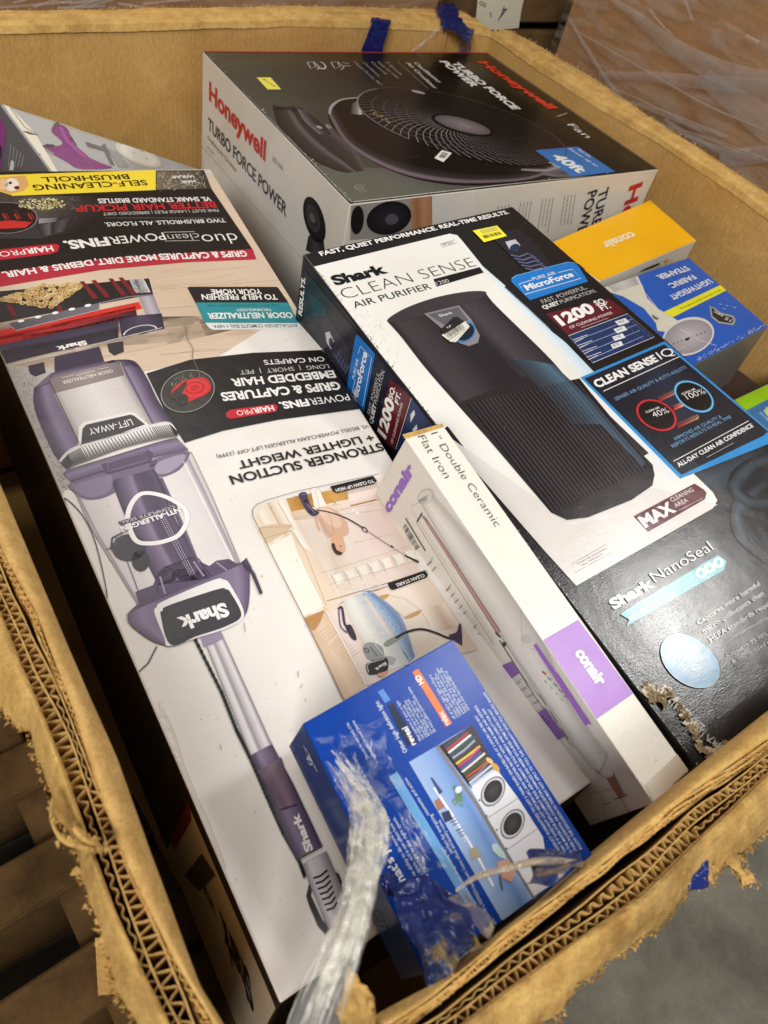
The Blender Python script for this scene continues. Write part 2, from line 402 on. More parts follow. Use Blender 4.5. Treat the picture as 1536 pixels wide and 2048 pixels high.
BIN = thing('bulk_bin', (1.3 * S, 1.4 * S, FZ + 0.1), 'large open bulk bin of worn brown corrugated cardboard holding all the boxes', 'cardboard bin')
ZB = -2.1 * S
YB, XR = 2.835 * S, 2.672 * S
def wall_layers(side, IN, A3, A2b, A2, A1, T0, ax, v0, v1, out):
    n = 900
    g = lambda P: byaxis(P, ax, v0, v1, n)
    i4, a3, a2b, a2, a1, t0 = map(g, (IN, A3, A2b, A2, A1, T0))
    # inner ply: folded lip plus the hidden face below it
    acc = Acc()
    k = range(0, n + 1, 3)
    def row(t, dz, j): return [Vector((a3[q].x * (1 - t) + i4[q].x * t, a3[q].y * (1 - t) + i4[q].y * t, dz + j * nz(a3[q], 30, t * 3) + j * .5 * nz(a3[q], 90, t))) for q in k]
    acc.add(strip3([row(0, -0.012, 0), row(.02, 0.002, .002), row(.3, 0.0025, .0018), row(.6, -0.001, .0018), row(.9, -.007, .002), row(1.0, -.012, .001),
                    row(1.0, -.05, 0), row(.8, -.3, 0), row(.8, ZB, 0)]))
    acc.build(side + '_inner_ply' if False else 'inner_ply', CARD_EDGE if side == 'near' else CARD_FLUTE, BIN, True)
    # crushed ply edges
    acc = Acc()
    m = 5 if side == 'near' else 2
    for j in range(m):
        t = (j + .5) / m
        P = [a3[q].lerp(a2b[q], t) + Vector((0, 0, 0)) for q in range(0, n + 1, 2)]
        P = [p + out * 0.0012 * nz(p, 45, j * 3.1) for p in P]
        acc.add(ribbon(P, -0.002 - .0006 * j, -0.10, 0.0011, 0.0035, j * 5, 50))
    if side == 'left':
        f3, f2 = byaxis(a3, ax, v0, v1, 5200), byaxis(a2b, ax, v0, v1, 5200); acc.add(flutes(f3, [p.lerp(q_, .75) for p, q_ in zip(f3, f2)], 0.0050, 0.0, -0.06, 0.0004, 9))
    else: acc.add(flutes(a3, a2b, 0.0042, -0.003, -0.06, 0.0005, 9))
    fibres(acc, a3, 160, .002, .006, -out, seed=len(side))
    acc.build('crushed_ply_edge', CARD_EDGE, BIN)
    # open double fluting
    acc = Acc()
    mid = [a2[q].lerp(a1[q], .5 + .28 * nz(a2[q], 16, 6)) for q in range(n + 1)]
    a2 = [p + out * .0016 * nz(p, 35, 8) for p in a2]
    hv = byaxis(a2, ax, v0, v1, 5200); hm = byaxis(mid, ax, v0, v1, 5200); h1 = byaxis(a1, ax, v0, v1, 5200)
    for P, s_ in ((a2, 1), (mid, 2), (a1, 3)): acc.add(ribbon(P[::2], 0.0, -0.12, 0.0007, 0.0022, s_, 50))
    acc.add(flutes(hv, hm, 0.0078, -0.0005, -0.12, 0.00042, 1)); acc.add(flutes(hm, h1, 0.0078, -0.0005, -0.12, 0.00042, 4))
    acc.build('fluting', CARD_FLUTE, BIN)
    # outer liner folded out as a torn flap
    acc = Acc(); rows = []
    ts = [0, .03, .12, .25, .4, .55, .7, .82, .92, 1.0]
    tz = [-.004, .003, .004, .003, 0, -.004, -.009, -.015, -.022, -.03]
    jag = [1 + .10 * nz(t0[q], 60, 2) + .09 * nz(t0[q], 190, 5) + .05 * nz(t0[q], 420, 8) for q in range(n + 1)]
    for lift in (0, -0.0016):
        rr = []
        for t, z in zip(ts, tz):
            r = []
            for q in range(n + 1):
                u = t * (jag[q] if t > .9 else 1 + (jag[q] - 1) * t)
                p = a1[q].lerp(t0[q], u); r.append(Vector((p.x, p.y, z + lift + t * (.006 * nz(p, 14, 1) + .003 * nz(p, 50, 3)) + (.0012 * nz(p, 160, 6) if t > .05 else 0))))
            rr.append(r)
        rows += rr if lift == 0 else rr[::-1]
    acc.add(strip3(rows))
    edge = [rows[9][q] for q in range(n + 1)]
    fibres(acc, edge, 2600 if side == 'near' else 2200, .0012, .0045, out, seed=11)
    fibres(acc, [rows[8][q] + (edge[q] - rows[8][q]) * .8 for q in range(0, n, 7)], 70, .003, .009, out, seed=13, wd=.0016)
    acc.build('torn_flap', CARD_FLAP, BIN)
    if side == 'near':                                                       # faded printed stripe along the flap
        sr = []
        for t in (.66, .72, .78):
            sr.append([])
            for q in range(n + 1):
                if not (.33 < q / n < .62): continue
                k_ = min(range(len(ts)), key=lambda i_: abs(ts[i_] - t)); u = t + .05 * nz(a1[q], 12, 3) + .02 * nz(a1[q], 80, t * 5); p = a1[q].lerp(t0[q], u * jag[q])
                j0 = max(i_ for i_ in range(len(ts)) if ts[i_] <= u); f_ = (u - ts[j0]) / (ts[j0 + 1] - ts[j0]); z_ = rows[j0][q].z * (1 - f_) + rows[j0 + 1][q].z * f_
                sr[-1].append(Vector((p.x, p.y, z_ + .0012)))
        v_, f_ = strip3(sr); newmesh('printed_stripe', v_, f_, STRIPE, BIN, smooth=True)
    # outer board below
    o = [p + out * 0.002 for p in a1[::6]]
    acc = Acc(); acc.add(ribbon(o, -0.006, ZB, 0.004)); acc.build('outer_board', CARD_IN, BIN)
    return a1, t0, edge
Lw = dict(
    IN=W2([(0, 963), (66, 1121), (138, 1292), (183, 1396), (233, 1508), (300, 1696), (354, 1842), (400, 1967), (458, 2060)], -.015),
    A3=W2([(0, 1092), (13, 1119), (72, 1226), (100, 1300), (141, 1408), (208, 1608), (262, 1750), (350, 1925), (425, 2045)]),
    A2b=W2([(0, 1122), (66, 1256), (90, 1306), (131, 1404), (177, 1512), (206, 1594), (256, 1740), (325, 1890), (398, 2045)]),
    A2=W2([(0, 1134), (79, 1300), (125, 1396), (167, 1500), (200, 1592), (250, 1737), (317, 1883), (387, 2045)]),
    A1=W2([(0, 1225), (37, 1317), (92, 1446), (133, 1550), (175, 1675), (229, 1821), (288, 1950), (340, 2050)]),
    T0=W2([(-40, 1370), (0, 1420), (30, 1441), (54, 1440), (72, 1510), (95, 1567), (108, 1617), (150, 1675), (158, 1737), (187, 1821), (204, 1883), (237, 1983), (280, 2050)], -.05))
wall_layers('left', Lw['IN'], Lw['A3'], Lw['A2b'], Lw['A2'], Lw['A1'], Lw['T0'], 1, 0.05 * S, 2.9 * S, Vector((-1, 0, 0)))
Nw = dict(
    IN=W2([(560, 2140), (700, 2056), (840, 1980), (930, 1936), (969, 1900), (1008, 1856), (1066, 1812), (1100, 1790), (1188, 1711), (1314, 1606), (1380, 1545), (1536, 1421), (1700, 1295)], -.015),
    A3=W2([(640, 2140), (860, 1998), (1000, 1876), (1195, 1735), (1349, 1609), (1536, 1478), (1700, 1360)]),
    A2b=W2([(680, 2150), (880, 2010), (1000, 1908), (1244, 1716), (1384, 1611), (1536, 1503), (1700, 1385)]),
    A2=W2([(700, 2155), (880, 2030), (1000, 1930), (1174, 1806), (1290, 1706), (1384, 1624), (1536, 1511), (1700, 1393)]),
    A1=W2([(740, 2190), (1000, 1990), (1174, 1866), (1279, 1792), (1384, 1690), (1454, 1625), (1536, 1545), (1700, 1420)]),
    T0=W2([(900, 2200), (1077, 2052), (1140, 2012), (1167, 1962), (1269, 1890), (1349, 1832), (1384, 1780), (1429, 1745), (1488, 1712), (1536, 1662), (1700, 1530)], -.05))
NA1, NT0, NEDGE = wall_layers('near', Nw['IN'], Nw['A3'], Nw['A2b'], Nw['A2'], Nw['A1'], Nw['T0'], 0, 0.10 * S, 2.75 * S, Vector((0, -1, 0)))
# long shreds hanging off the near flap
def shred(pts, wd, z, thick=.0015):
    acc = Acc()
    P = [H(x, y, z) for x, y in pts]; rows = []
    n = 14; Q = smooth(resample(P, .004), 2)
    a = []; b = []
    for i, p in enumerate(Q):
        d = (Q[min(i + 1, len(Q) - 1)] - Q[max(i - 1, 0)]).normalized(); q = Vector((-d.y, d.x, 0))
        ww = wd * (.6 + .5 * nz(p, 120, 3)); c = .003 * nz(p, 80, 1)
        a.append(p + q * ww + Vector((0, 0, c))); b.append(p - q * ww - Vector((0, 0, c)))
    acc.add(strip3([a, [x.lerp(y, .5) + Vector((0, 0, .002)) for x, y in zip(a, b)], b]))
    acc.add(strip3([[v - Vector((0, 0, thick)) for v in b], [v - Vector((0, 0, thick)) for v in a]]))
    fibres(acc, a + b, 40, .002, .006, Vector((0, -.3, -.2)), seed=3); acc.build('hanging_shred', CARD_FLAP, BIN)
shred([(1445, 1680), (1463, 1720), (1480, 1745), (1496, 1760)], .006, -.05)
shred([(1478, 1755), (1494, 1762), (1502, 1750)], .006, -.05)
shred([(1420, 1700), (1410, 1740), (1418, 1765)], .006, -.03)
shred([(104, 1600), (100, 1640), (118, 1680), (150, 1690), (190, 1700)], .0016, .02)
shred([(150, 1655), (175, 1690), (205, 1700)], .003, .02)
# back and right walls: thick crushed top edge and inner face
def far_wall(name, inner, outer, zi, drop_dir, ax):
    n = 260
    lo, hi = (min(p[ax] for p in inner), max(p[ax] for p in inner))
    I = byaxis(inner, ax, lo, hi, n); O = byaxis(outer, ax, lo, hi, n)
    rows = []
    prof = [(0, -.010), (.03, -.001), (.2, .002), (.28, -.002), (.33, -.004), (.38, .001), (.6, .003), (.68, -.003), (.75, .001), (.97, .001), (1, -.006), (1.0, -.2)]
    for t, z in prof:
        rows.append([I[q].lerp(O[q], t + .025 * nz(I[q], 12, t * 5) * (0 < t < 1)) + Vector((0, 0, z + .0014 * nz(I[q], 14, t * 9) + .0009 * nz(I[q], 110, t * 7))) for q in range(n + 1)])
    acc = Acc(); acc.add(strip3(rows))
    fibres(acc, rows[9], 600, .001, .005, Vector((0, 0, .6)) + drop_dir * .5, seed=21)
    fibres(acc, rows[2], 120, .001, .003, Vector((0, 0, .3)) - drop_dir * .4, seed=22)
    acc.build('top_edge', CARD_EDGE, BIN)
    rows = []
    for k in range(24):
        z = -.008 - (k / 23) ** 1.5 * 1.9 * S
        rows.append([I[q] + drop_dir * (.0015 + .0035 * nz(Vector((I[q].x, I[q].y, z)), 5, 2) + (.0012 if k == 0 else 0)) + Vector((0, 0, z)) for q in range(0, n + 1, 4)])
    acc = Acc(); acc.add(strip3(rows)); acc.build('inner_face', CARD_IN, BIN, True)
BI = [Vector((-.0 * S, 2.86 * S, 0))] + W2([(0, 52), (384, 44), (600, 39), (768, 45), (942, 54), (986, 63)])
BO = [Vector((-.0 * S, 2.99 * S, 0))] + W2([(0, 22), (384, 17), (600, 12), (768, 15), (925, 24), (955, 28)])
far_wall('back', BI, BO, 0, Vector((0, 1, 0)), 0)
RI = W2([(983, 62), (1080, 128), (1168, 185), (1240, 226), (1318, 272), (1430, 345), (1536, 420), (1700, 535), (1900, 680), (2200, 880)])
RO = W2([(955, 24), (1050, 78), (1118, 115), (1210, 172), (1293, 230), (1380, 285), (1468, 345), (1560, 405), (1900, 640), (2200, 838)])
far_wall('right', RI, RO, 0, Vector((1, 0, 0)), 1)
# creases and flap pieces inside the right wall
tag(newmesh('bin_base', [(0.03 * S, 0, -1.95 * S), (2.68 * S, 0, -1.95 * S), (2.68 * S, 2.85 * S, -1.95 * S), (0.03 * S, 2.85 * S, -1.95 * S)], [(0, 1, 2, 3)], CARD_IN, BIN))
# blue tape stuck over the bin's rim
def tape_patch(pts, zs, m, name='tape_strip', amp=.0015, nx=10, ny=14, label=None, th=.0006):
    """pts = four photo corners, zs = their heights"""
    c = [H(p[0], p[1], z) for p, z in zip(pts, zs)]
    vs = []; fs = []
    for j in range(ny + 1):
        for i in range(nx + 1):
            u = i / nx; v = j / ny
            p = (c[0] * (1 - u) + c[1] * u) * (1 - v) + (c[3] * (1 - u) + c[2] * u) * v
            e = 1 if 0 < i < nx and 0 < j < ny else 1.6
            p = p + Vector((nz(p, 70, 1), nz(p, 70, 2), nz(p, 70, 3))) * amp * e + Vector((nz(p, 200, 4), nz(p, 200, 5), nz(p, 200, 6))) * amp * .5
            vs.append(p)
    for j in range(ny):
        for i in range(nx): a = j * (nx + 1) + i; fs.append((a, a + 1, a + nx + 2, a + nx + 1))
    o = newmesh(name, vs, fs, m, BIN, smooth=True)
    md = o.modifiers.new('thick', 'SOLIDIFY'); md.thickness = th
    if label: o['label'] = label
    return o
def onback(px, py, off=.004):                                               # point on the inside of the back wall
    return onplane(px, py, Vector((0, YB - off, 0)), Vector((0, 1, 0)))
def back_tape(pts, m, label=None, amp=.001):
    c = [onback(*p) for p in pts]; vs = []; fs = []; nx, ny = 8, 14
    for j in range(ny + 1):
        for i in range(nx + 1):
            u = i / nx; v = j / ny; p = (c[0] * (1 - u) + c[1] * u) * (1 - v) + (c[3] * (1 - u) + c[2] * u) * v
            vs.append(p + Vector((nz(p, 60, 1), -abs(nz(p, 60, 2)), nz(p, 60, 3))) * amp)
    for j in range(ny):
        for i in range(nx): a = j * (nx + 1) + i; fs.append((a, a + 1, a + nx + 2, a + nx + 1))
    o = newmesh('tape_strip', vs, fs, m, BIN, smooth=True)
    if label: o['label'] = label
back_tape([(745, 42), (779, 42), (763, 110), (718, 110)], TAPE, 'flat strip of blue tape', .0015)
tape_patch([(742, 36), (782, 40), (780, 50), (742, 48)], [.012, .012, .004, .004], TAPE)
tape_patch([(868, 12), (908, 10), (925, 46), (892, 58)], [.02, .02, .012, .012], TAPE, amp=.003, label='crumpled blue tape over the rim')
tape_patch([(880, 50), (922, 44), (948, 62), (940, 84)], [.012, .012, .0, .0], TAPE, amp=.003)
back_tape([(920, 48), (950, 56), (944, 110), (916, 112)], TAPE2, amp=.003)
back_tape([(868, 58), (885, 54), (842, 98), (820, 106)], FILM, amp=.004)
tape_patch([(1370, 1712), (1412, 1718), (1418, 1775), (1380, 1786)], [-.02, -.02, -.025, -.03], TAPE, amp=.002, label='scrap of blue tape on the torn flap')
# vertical creases of the liner next to the corner
def crease(px0, py0, px1, py1, wd, m):
    a = onback(px0, py0, .006); b = onback(px1, py1, .006); q = Vector((wd, 0, 0))
    newmesh('liner_edge', [a - q, a + q, b + q, b - q], [(0, 1, 2, 3)], m, BIN)
crease(893, 62, 884, 112, .0016, CARD_FLUTE)

# ================================================================ behind the bin
def boxobj(name, lo, hi, m, parent=None, bev=.004, seg=2, sub=0):
    bm = bmesh.new(); bmesh.ops.create_cube(bm, size=1)
    for v in bm.verts: v.co = Vector([lo[i] + (v.co[i] + .5) * (hi[i] - lo[i]) for i in range(3)])
    if bev: bmesh.ops.bevel(bm, geom=list(bm.edges), offset=bev, segments=seg, affect='EDGES')
    me = bpy.data.meshes.new(name); bm.to_mesh(me); bm.free()
    return link(name, me, m, parent)
wc = thing('wrapped_carton', (3.2 * S, 2.2 * S, FZ), 'tall brown carton wrapped in wrinkled clear film, right of the bin', 'wrapped carton')
X1 = 2.95 * S
boxobj('carton', (X1, .25, FZ + .12), (X1 + 1.0, 2.655 * S, .5), CARD_BOX, wc, .008)
def film_side(name, x, y0, y1, z0, z1, amp, m, ny=110, nz_=90):
    vs = []; fs = []
    for j in range(nz_ + 1):
        for i in range(ny + 1):
            y = y0 + (y1 - y0) * i / ny; z = z0 + (z1 - z0) * j / nz_
            t = y * .55 + z * 1.0
            d = noise.noise(Vector((t * 34, y * 3, 1))) + .5 * noise.noise(Vector((t * 90, y * 6, 5)))
            vs.append(Vector((x - .006 - abs(d) * amp, y, z)))
    for j in range(nz_):
        for i in range(ny): a = j * (ny + 1) + i; fs.append((a, a + 1, a + ny + 2, a + ny + 1))
    return newmesh(name, vs, fs, m, wc, smooth=True)
film_side('wrap_film', X1, .24, 2.66 * S, -.75, .49, .010, WRAP)
def onright(px, py, off=.02): return onplane(px, py, Vector((X1 - off, 0, 0)), Vector((1, 0, 0)))
def film_band(pts, w0, w1, m=BAND, off=.02):
    P = smooth(resample([onright(x, y, off) for x, y in pts], .02), 2); a = []; b = []; c = []
    for i, p in enumerate(P):
        d = (P[min(i + 1, len(P) - 1)] - P[max(i - 1, 0)]).normalized(); q = Vector((0, -d.z, d.y)); t = i / (len(P) - 1)
        ww = w0 + (w1 - w0) * t; ww *= 1 + .15 * nz(p, 20, 3)
        a.append(p + q * ww); b.append(p - q * ww); c.append(p + Vector((-.004, 0, 0)))
    v, f = strip3([a, c, b]); newmesh('wrap_band', v, f, m, wc, smooth=True)
film_band([(1225, 0), (1290, 45), (1345, 95), (1400, 125), (1450, 150), (1600, 190)], .004, .022)
film_band([(1200, 150), (1300, 152), (1400, 165), (1500, 170), (1640, 182)], .006, .012)
film_band([(1410, 155), (1460, 195), (1536, 250), (1640, 310)], .012, .03)
film_band([(1140, 40), (1180, 110), (1225, 180), (1250, 210)], .003, .005)
film_band([(1330, 240), (1370, 270), (1430, 300), (1500, 310)], .004, .008)
film_band([(1440, 320), (1490, 312), (1560, 305), (1640, 300)], .012, .012)
film_band([(1300, 20), (1330, 60), (1345, 70)], .0015, .0015); film_band([(1370, 0), (1385, 40)], .002, .002)
film_band([(1490, 75), (1520, 88)], .004, .003); film_band([(1150, 60), (1290, 140), (1420, 215), (1536, 262)], .0012, .0012)
for k in range(8):
    x0 = rnd(1120, 1330); y0 = 170 + (x0 - 1120) * .5 + rnd(-25, 25)
    film_band([(x0, y0), (x0 + 120, y0 + 30 + rnd(-5, 5)), (x0 + 260, y0 + 95 + rnd(-8, 8))], .0008, rnd(.001, .003))
# far left: wrapped pallet load behind the back wall
wl = thing('wrapped_load', (1.2 * S, 3.6 * S, FZ), 'brown wrapped pallet load just behind the back wall of the bin', 'pallet load')
boxobj('carton', (-1.2, 3.12 * S, FZ + .12), (2.62 * S, 3.12 * S + 1.0, .7), CARD_BOX, wl, .008)
vs = []; fs = []
for j in range(31):
    for i in range(121):
        x = -1.2 + (2.62 * S + 1.2) * i / 120; z = -.5 + 1.0 * j / 30; t = x * .3 + z
        vs.append(Vector((x, 3.12 * S - .006 - .012 * abs(noise.noise(Vector((t * 40, x * 4, 2)))), z)))
for j in range(30):
    for i in range(120): a = j * 121 + i; fs.append((a, a + 1, a + 122, a + 121))
newmesh('wrap_film', vs, fs, WRAP, wl, smooth=True)
for k in range(12):
    x0 = rnd(-20, 330); a = onplane(x0, rnd(0, 22), Vector((0, 3.09 * S, 0)), Vector((0, 1, 0))); b = a + Vector((rnd(.05, .12), 0, rnd(-.02, .03)))
    P = resample([a, b], .01); v, f = strip3([[p + Vector((0, -.003 * nz(p, 30), .0012)) for p in P], [p - Vector((0, .002, .0012)) for p in P]]); newmesh('wrap_band', v, f, BAND, wl)
# slatted dark crate in the gap of the two loads
ps = thing('wooden_crate', (2.95 * S, 3.6 * S, FZ), 'dark wooden slatted crate in the gap behind the far corner of the bin', 'crate')
for k in range(16):
    z = -.9 + k * .105
    boxobj('slat', (2.66 * S, 3.3 * S, z), (4.6 * S, 3.3 * S + .02, z + .088), WOOD, ps, .003)
boxobj('back_board', (2.66 * S, 3.3 * S + .06, FZ), (4.6 * S, 3.3 * S + .08, .8), WOOD, ps, .003)
# paper sheet stuck behind the corner
A = Art(Vector((0, 2.99 * S, 0)), Vector((0, -1, 0)), .0002)
A.poly([(958, -30), (1054, -30), (1042, 22), (1037, 56), (990, 60), (950, 56)], (226, 218, 196), 0)
A.text('GS', (957, 8), (970, 14), (50, 45, 40), 8, .0, 3); A.text('7', (998, 34), (1008, 33), (30, 28, 26), 16, .0, 3, .3)
A.line([(980, 24), (982, 34)], 1.5, (60, 50, 45), 3); A.line([(1008, 12), (1004, 26), (996, 40)], 2, (40, 36, 32), 4)
o = A.build('paper_sheet', PAPER, None); tag(o, 'crumpled white paper sheet with handwritten 7 behind the far corner of the bin', 'paper sheet')
md = o.modifiers.new('thick', 'SOLIDIFY'); md.thickness = .0004
# pallets on the floor at the lower left
def pallet(loc, rot, label, zoff=0, boards=7, L_=1.2, Wd=1.0, bw=.095):
    t = thing('wooden_pallet', loc, label, 'pallet', 'wooden pallets on the floor left of the bin'); t.rotation_euler = (0, 0, rot)
    def bd(name, lo, hi):
        o = boxobj(name, lo, hi, WOOD, None, .003); o.parent = t
    for k in range(boards):
        y = -L_ / 2 + k * (L_ - bw) / (boards - 1); bd('deck_board', (-Wd / 2, y, .122), (Wd / 2, y + bw, .142))
    for x in (-Wd / 2, -.02, Wd / 2 - .13, Wd / 2 - .04): bd('stringer', (x, -L_ / 2, .022), (x + .04, L_ / 2, .120))
    for y in (-L_ / 2, -.05, L_ / 2 - .1): bd('bottom_board', (-Wd / 2, y, 0), (Wd / 2, y + .1, .020))
    return t
pallet((-.42, .62, FZ + .152), .06, 'wooden pallet on top of another, left of the bin', boards=9, bw=.07)
pallet((-.39, .76, FZ + .002), .01, 'wooden pallet resting on the floor under another, left of the bin', boards=8)
pallet((1.3 * S, 1.42 * S, FZ + .003), 0, 'wooden pallet underneath the cardboard bin', boards=8)
P4 = [H(190, 1875, -1.2), H(238, 1880, -1.2), H(240, 1985, -1.2), H(196, 1990, -1.2)]
o = newmesh('cardboard_scrap', P4 + [p - Vector((0, 0, .004)) for p in P4], [(0, 1, 2, 3), (7, 6, 5, 4), (0, 4, 5, 1), (1, 5, 6, 2), (2, 6, 7, 3), (3, 7, 4, 0)], CARD_IN)
tag(o, 'small plain cardboard piece beside the bin above the pallets', 'cardboard piece')
def crop(x0, y0, s): return lambda x, y: (x0 + x / s, y0 + y / s)
ID = lambda x, y: (x, y)
DN = lambda h: Vector((0, 0, -h * S))
def bar(A, pts, n, along, c, l, w): pass
def barcode(A, p00, p10, p11, p01, c=(25, 25, 25), l=7, n=16, seed=1):
    rr = random.Random(seed); a0, a1, b1, b0 = (A.w(p, l) for p in (p00, p10, p11, p01)); t = 0.04
    while t < .95:
        w_ = rr.choice((.012, .02, .035)); 
        A.polyw([a0.lerp(a1, t), a0.lerp(a1, t + w_), b0.lerp(b1, t + w_), b0.lerp(b1, t)], c, l); t += w_ + rr.choice((.015, .025, .04))
def rulings(A, p0, p1, off, n, c, wd, l=4, jit=.25, seed=2):
    """rows of print too small to read"""
    rr = random.Random(seed)
    for i in range(n):
        a = (p0[0] + off[0] * i, p0[1] + off[1] * i); b = (p1[0] + off[0] * i, p1[1] + off[1] * i); t = 0
        e = 1 - rr.random() * jit
        while t < e:
            u = min(e, t + rr.uniform(.03, .12)); A.line([(a[0] + (b[0] - a[0]) * t, a[1] + (b[1] - a[1]) * t), (a[0] + (b[0] - a[0]) * u, a[1] + (b[1] - a[1]) * u)], wd, c, l); t = u + .018

# ================================================================ fan box
zh = [-.080, -.079, -.066, -.067]
T = [H(405, 102, zh[0]), H(975, 105, zh[1]), H(1318, 338, zh[2]), H(700, 408, zh[3])]
T[2] = onplane(1318, 338, *plane_of(T[0], T[1], T[3], CAM))
fan = thing('fan_box', (T[0] + T[2]) / 2 + DN(.62), 'large white and black retail box picturing a round fan, in the far corner', 'fan box')
carton(T, DN(.62), [(70, 68, 62), (200, 195, 185), (200, 50, 40), (215, 208, 196), (222, 216, 204), (218, 213, 204)], fan, GLOSS)
A = Art(*plane_of(T[0], T[1], T[2], CAM)); A.n = A.n if A.n.z > 0 else -A.n
g = lambda t: t
A.strip([(408, 106), (702, 405)], [(972, 108), (1312, 339)], [(0, (78, 78, 70)), (.15, (66, 66, 58)), (.32, (52, 50, 45)), (.45, (27, 25, 22)), (.75, (17, 15, 14)), (1, (19, 17, 15))], 0, 14)  # printed fade; its grey-green left also carries reflected sheen as colour
A.strip([(560, 330), (700, 404)], [(1000, 345), (1180, 352)], [(0, (95, 96, 88)), (.3, (92, 92, 84)), (.6, (70, 66, 64)), (1, (40, 36, 34))], 1, 6)
A.line([(406, 103.5), (974, 106)], 5, (196, 52, 40), 2)
A.f = crop(380, 80, 2.4774)
# switch foot on the left
A.strip([(410, 322), (440, 430), (560, 560), (700, 640), (780, 660)], [(600, 372), (700, 450), (790, 520), (830, 570), (870, 650)], [(0, (38, 34, 34)), (.3, (60, 54, 54)), (.42, (96, 90, 92)), (.5, (48, 42, 43)), (.8, (58, 52, 52)), (1, (84, 82, 76))], 2, 12)
A.ell((415 + 70, 345), (560, 345), (485, 332), (40, 36, 36), 2)
A.strip([(530, 340), (560, 400), (640, 470)], [(600, 372), (660, 420), (700, 470)], [(0, (110, 104, 106)), (.5, (60, 54, 56)), (1, (40, 36, 38))], 3, 5)
A.ell((640, 435), (655, 440), (640, 441), (160, 155, 155), 4); A.ell((686, 432), (700, 440), (684, 440), (140, 135, 136), 4)
# casing
A.spoly([(800, 290), (860, 270), (1000, 250), (1500, 330), (1536, 420), (1700, 560), (1850, 640), (1700, 700), (1460, 722), (1250, 715), (1050, 670), (880, 590), (770, 500), (700, 420), (685, 360), (720, 310)], (19, 17, 17), 2)
A.strip([(690, 380), (760, 500), (880, 590), (1050, 665), (1250, 705), (1460, 712), (1700, 690), (1850, 625)], [(720, 340), (800, 470), (930, 560), (1100, 620), (1300, 655), (1500, 670), (1680, 655), (1800, 600)], [(0, (84, 74, 80)), (.2, (112, 100, 108)), (.45, (50, 44, 47)), (1, (24, 21, 22))], 3, 16)
A.strip([(683, 370), (690, 330), (740, 296), (830, 284)], [(700, 375), (712, 335), (756, 302), (834, 292)], [(0, (70, 64, 64)), (.5, (176, 172, 170)), (1, (60, 54, 54))], 4, 8)
A.strip([(795, 370), (800, 320), (850, 285)], [(880, 375), (865, 310), (900, 270)], [(0, (48, 42, 44)), (.4, (120, 114, 116)), (.6, (190, 186, 184)), (.7, (80, 74, 76)), (1, (36, 32, 33))], 4, 6)
# grille
C0, CA, CB = (1350, 425), (1800, 545), (1180, 250)
CA = (1830, 500); CB = (1200, 257)
A.ell(C0, CA, CB, (20, 18, 18), 5, n=60)
A.ell(C0, CA, CB, (120, 112, 114), 6, r0=.985, n=60, t0=.36, t1=.62)
A.ell(C0, CA, CB, (70, 64, 66), 6, r0=.985, n=60, t0=-.1, t1=.36)
def gp(r, t):
    c = A.w(C0, 6); a = A.w(CA, 6) - c; b = A.w(CB, 6) - c
    return c + a * r * math.cos(t) + b * r * math.sin(t)
def lineW(A, P, wd, c):
    vs = []; fs = []
    for i, p in enumerate(P):
        d = (P[min(i + 1, len(P) - 1)] - P[max(i - 1, 0)]).normalized(); q = A.n.cross(d) * wd / 2; vs += [p + q, p - q]
        if i: fs.append((2 * i - 2, 2 * i - 1, 2 * i + 1, 2 * i))
    fs = [f if (vs[f[1]] - vs[f[0]]).cross(vs[f[2]] - vs[f[0]]).dot(A.n) > 0 else f[::-1] for f in fs]
    A.add(vs, fs, [L(c)] * len(vs))
for k in range(64):
    t = 2 * math.pi * k / 64; br = .5 + .5 * math.cos(t - 3.7)
    lineW(A, [gp(.30 + .68 * u, t + .55 * u) for u in (0, .2, .4, .6, .8, 1)], .0013, mixc((40, 36, 38), (140, 133, 136), br ** 2))
for r in (.42, .53, .64, .75, .86):
    for k in range(60):
        t = 2 * math.pi * k / 60; br = .5 + .5 * math.cos(t - 3.7)
        lineW(A, [gp(r, t), gp(r, t + .11)], .0011, mixc((46, 41, 43), (105, 98, 100), br ** 2))
A.ell(C0, (C0[0] + 124, C0[1] + 18), (C0[0] - 55, C0[1] - 44), (96, 88, 92), 8, n=40, col2=(140, 132, 136))
A.line([(1325, 405), (1385, 444)], 2.0, (150, 144, 146), 9)
A.ell((1130, 262), (1165, 270), (1130, 268), (170, 166, 166), 8)
A.ell((1880, 690 - 30), (2010, 655), (1885, 680), (116, 108, 114), 4, col2=(60, 54, 58))
A.strip([(1640, 640), (1760, 640), (1850, 605)], [(1640, 650), (1770, 660), (1860, 640)], [(0, (60, 55, 58)), (.5, (150, 146, 150)), (1, (90, 84, 90))], 5, 6)
A.f = ID
A.text('Honeywell', (954, 124), (1098, 219), (222, 52, 42), 18, .045, sl=.0)
A.text('TURBO FORCE', (901, 126), (1026, 220), (244, 242, 236), 15, .045); A.text('POWER', (878, 123), (945, 175), (244, 242, 236), 15, .045)
A.text('Fan', (1133, 250), (1172, 277), (225, 222, 216), 14, .0); A.line([(1113, 234), (1134, 227)], 1.6, (200, 198, 190))
A.text('Oscillating', (826, 126), (876, 166), (225, 222, 216), 8, .015); A.text('Air Circulator', (811, 126), (868, 178), (225, 222, 216), 8, .015)
A.line([(795, 124), (857, 179)], 1.2, (150, 146, 138))
for i, (s_, x, y, x1, y1) in enumerate((('3 Speeds', 771, 125, 800, 151), ('Easy to Use', 754, 125, 794, 158), ('Controls', 741, 125, 770, 150), ('Oscillates', 724, 125, 756, 154), ('Head Pivots 90\u00b0', 706, 125, 760, 172))):
    A.text(s_, (x, y), (x1, y1), (170, 168, 158), 6, .0)
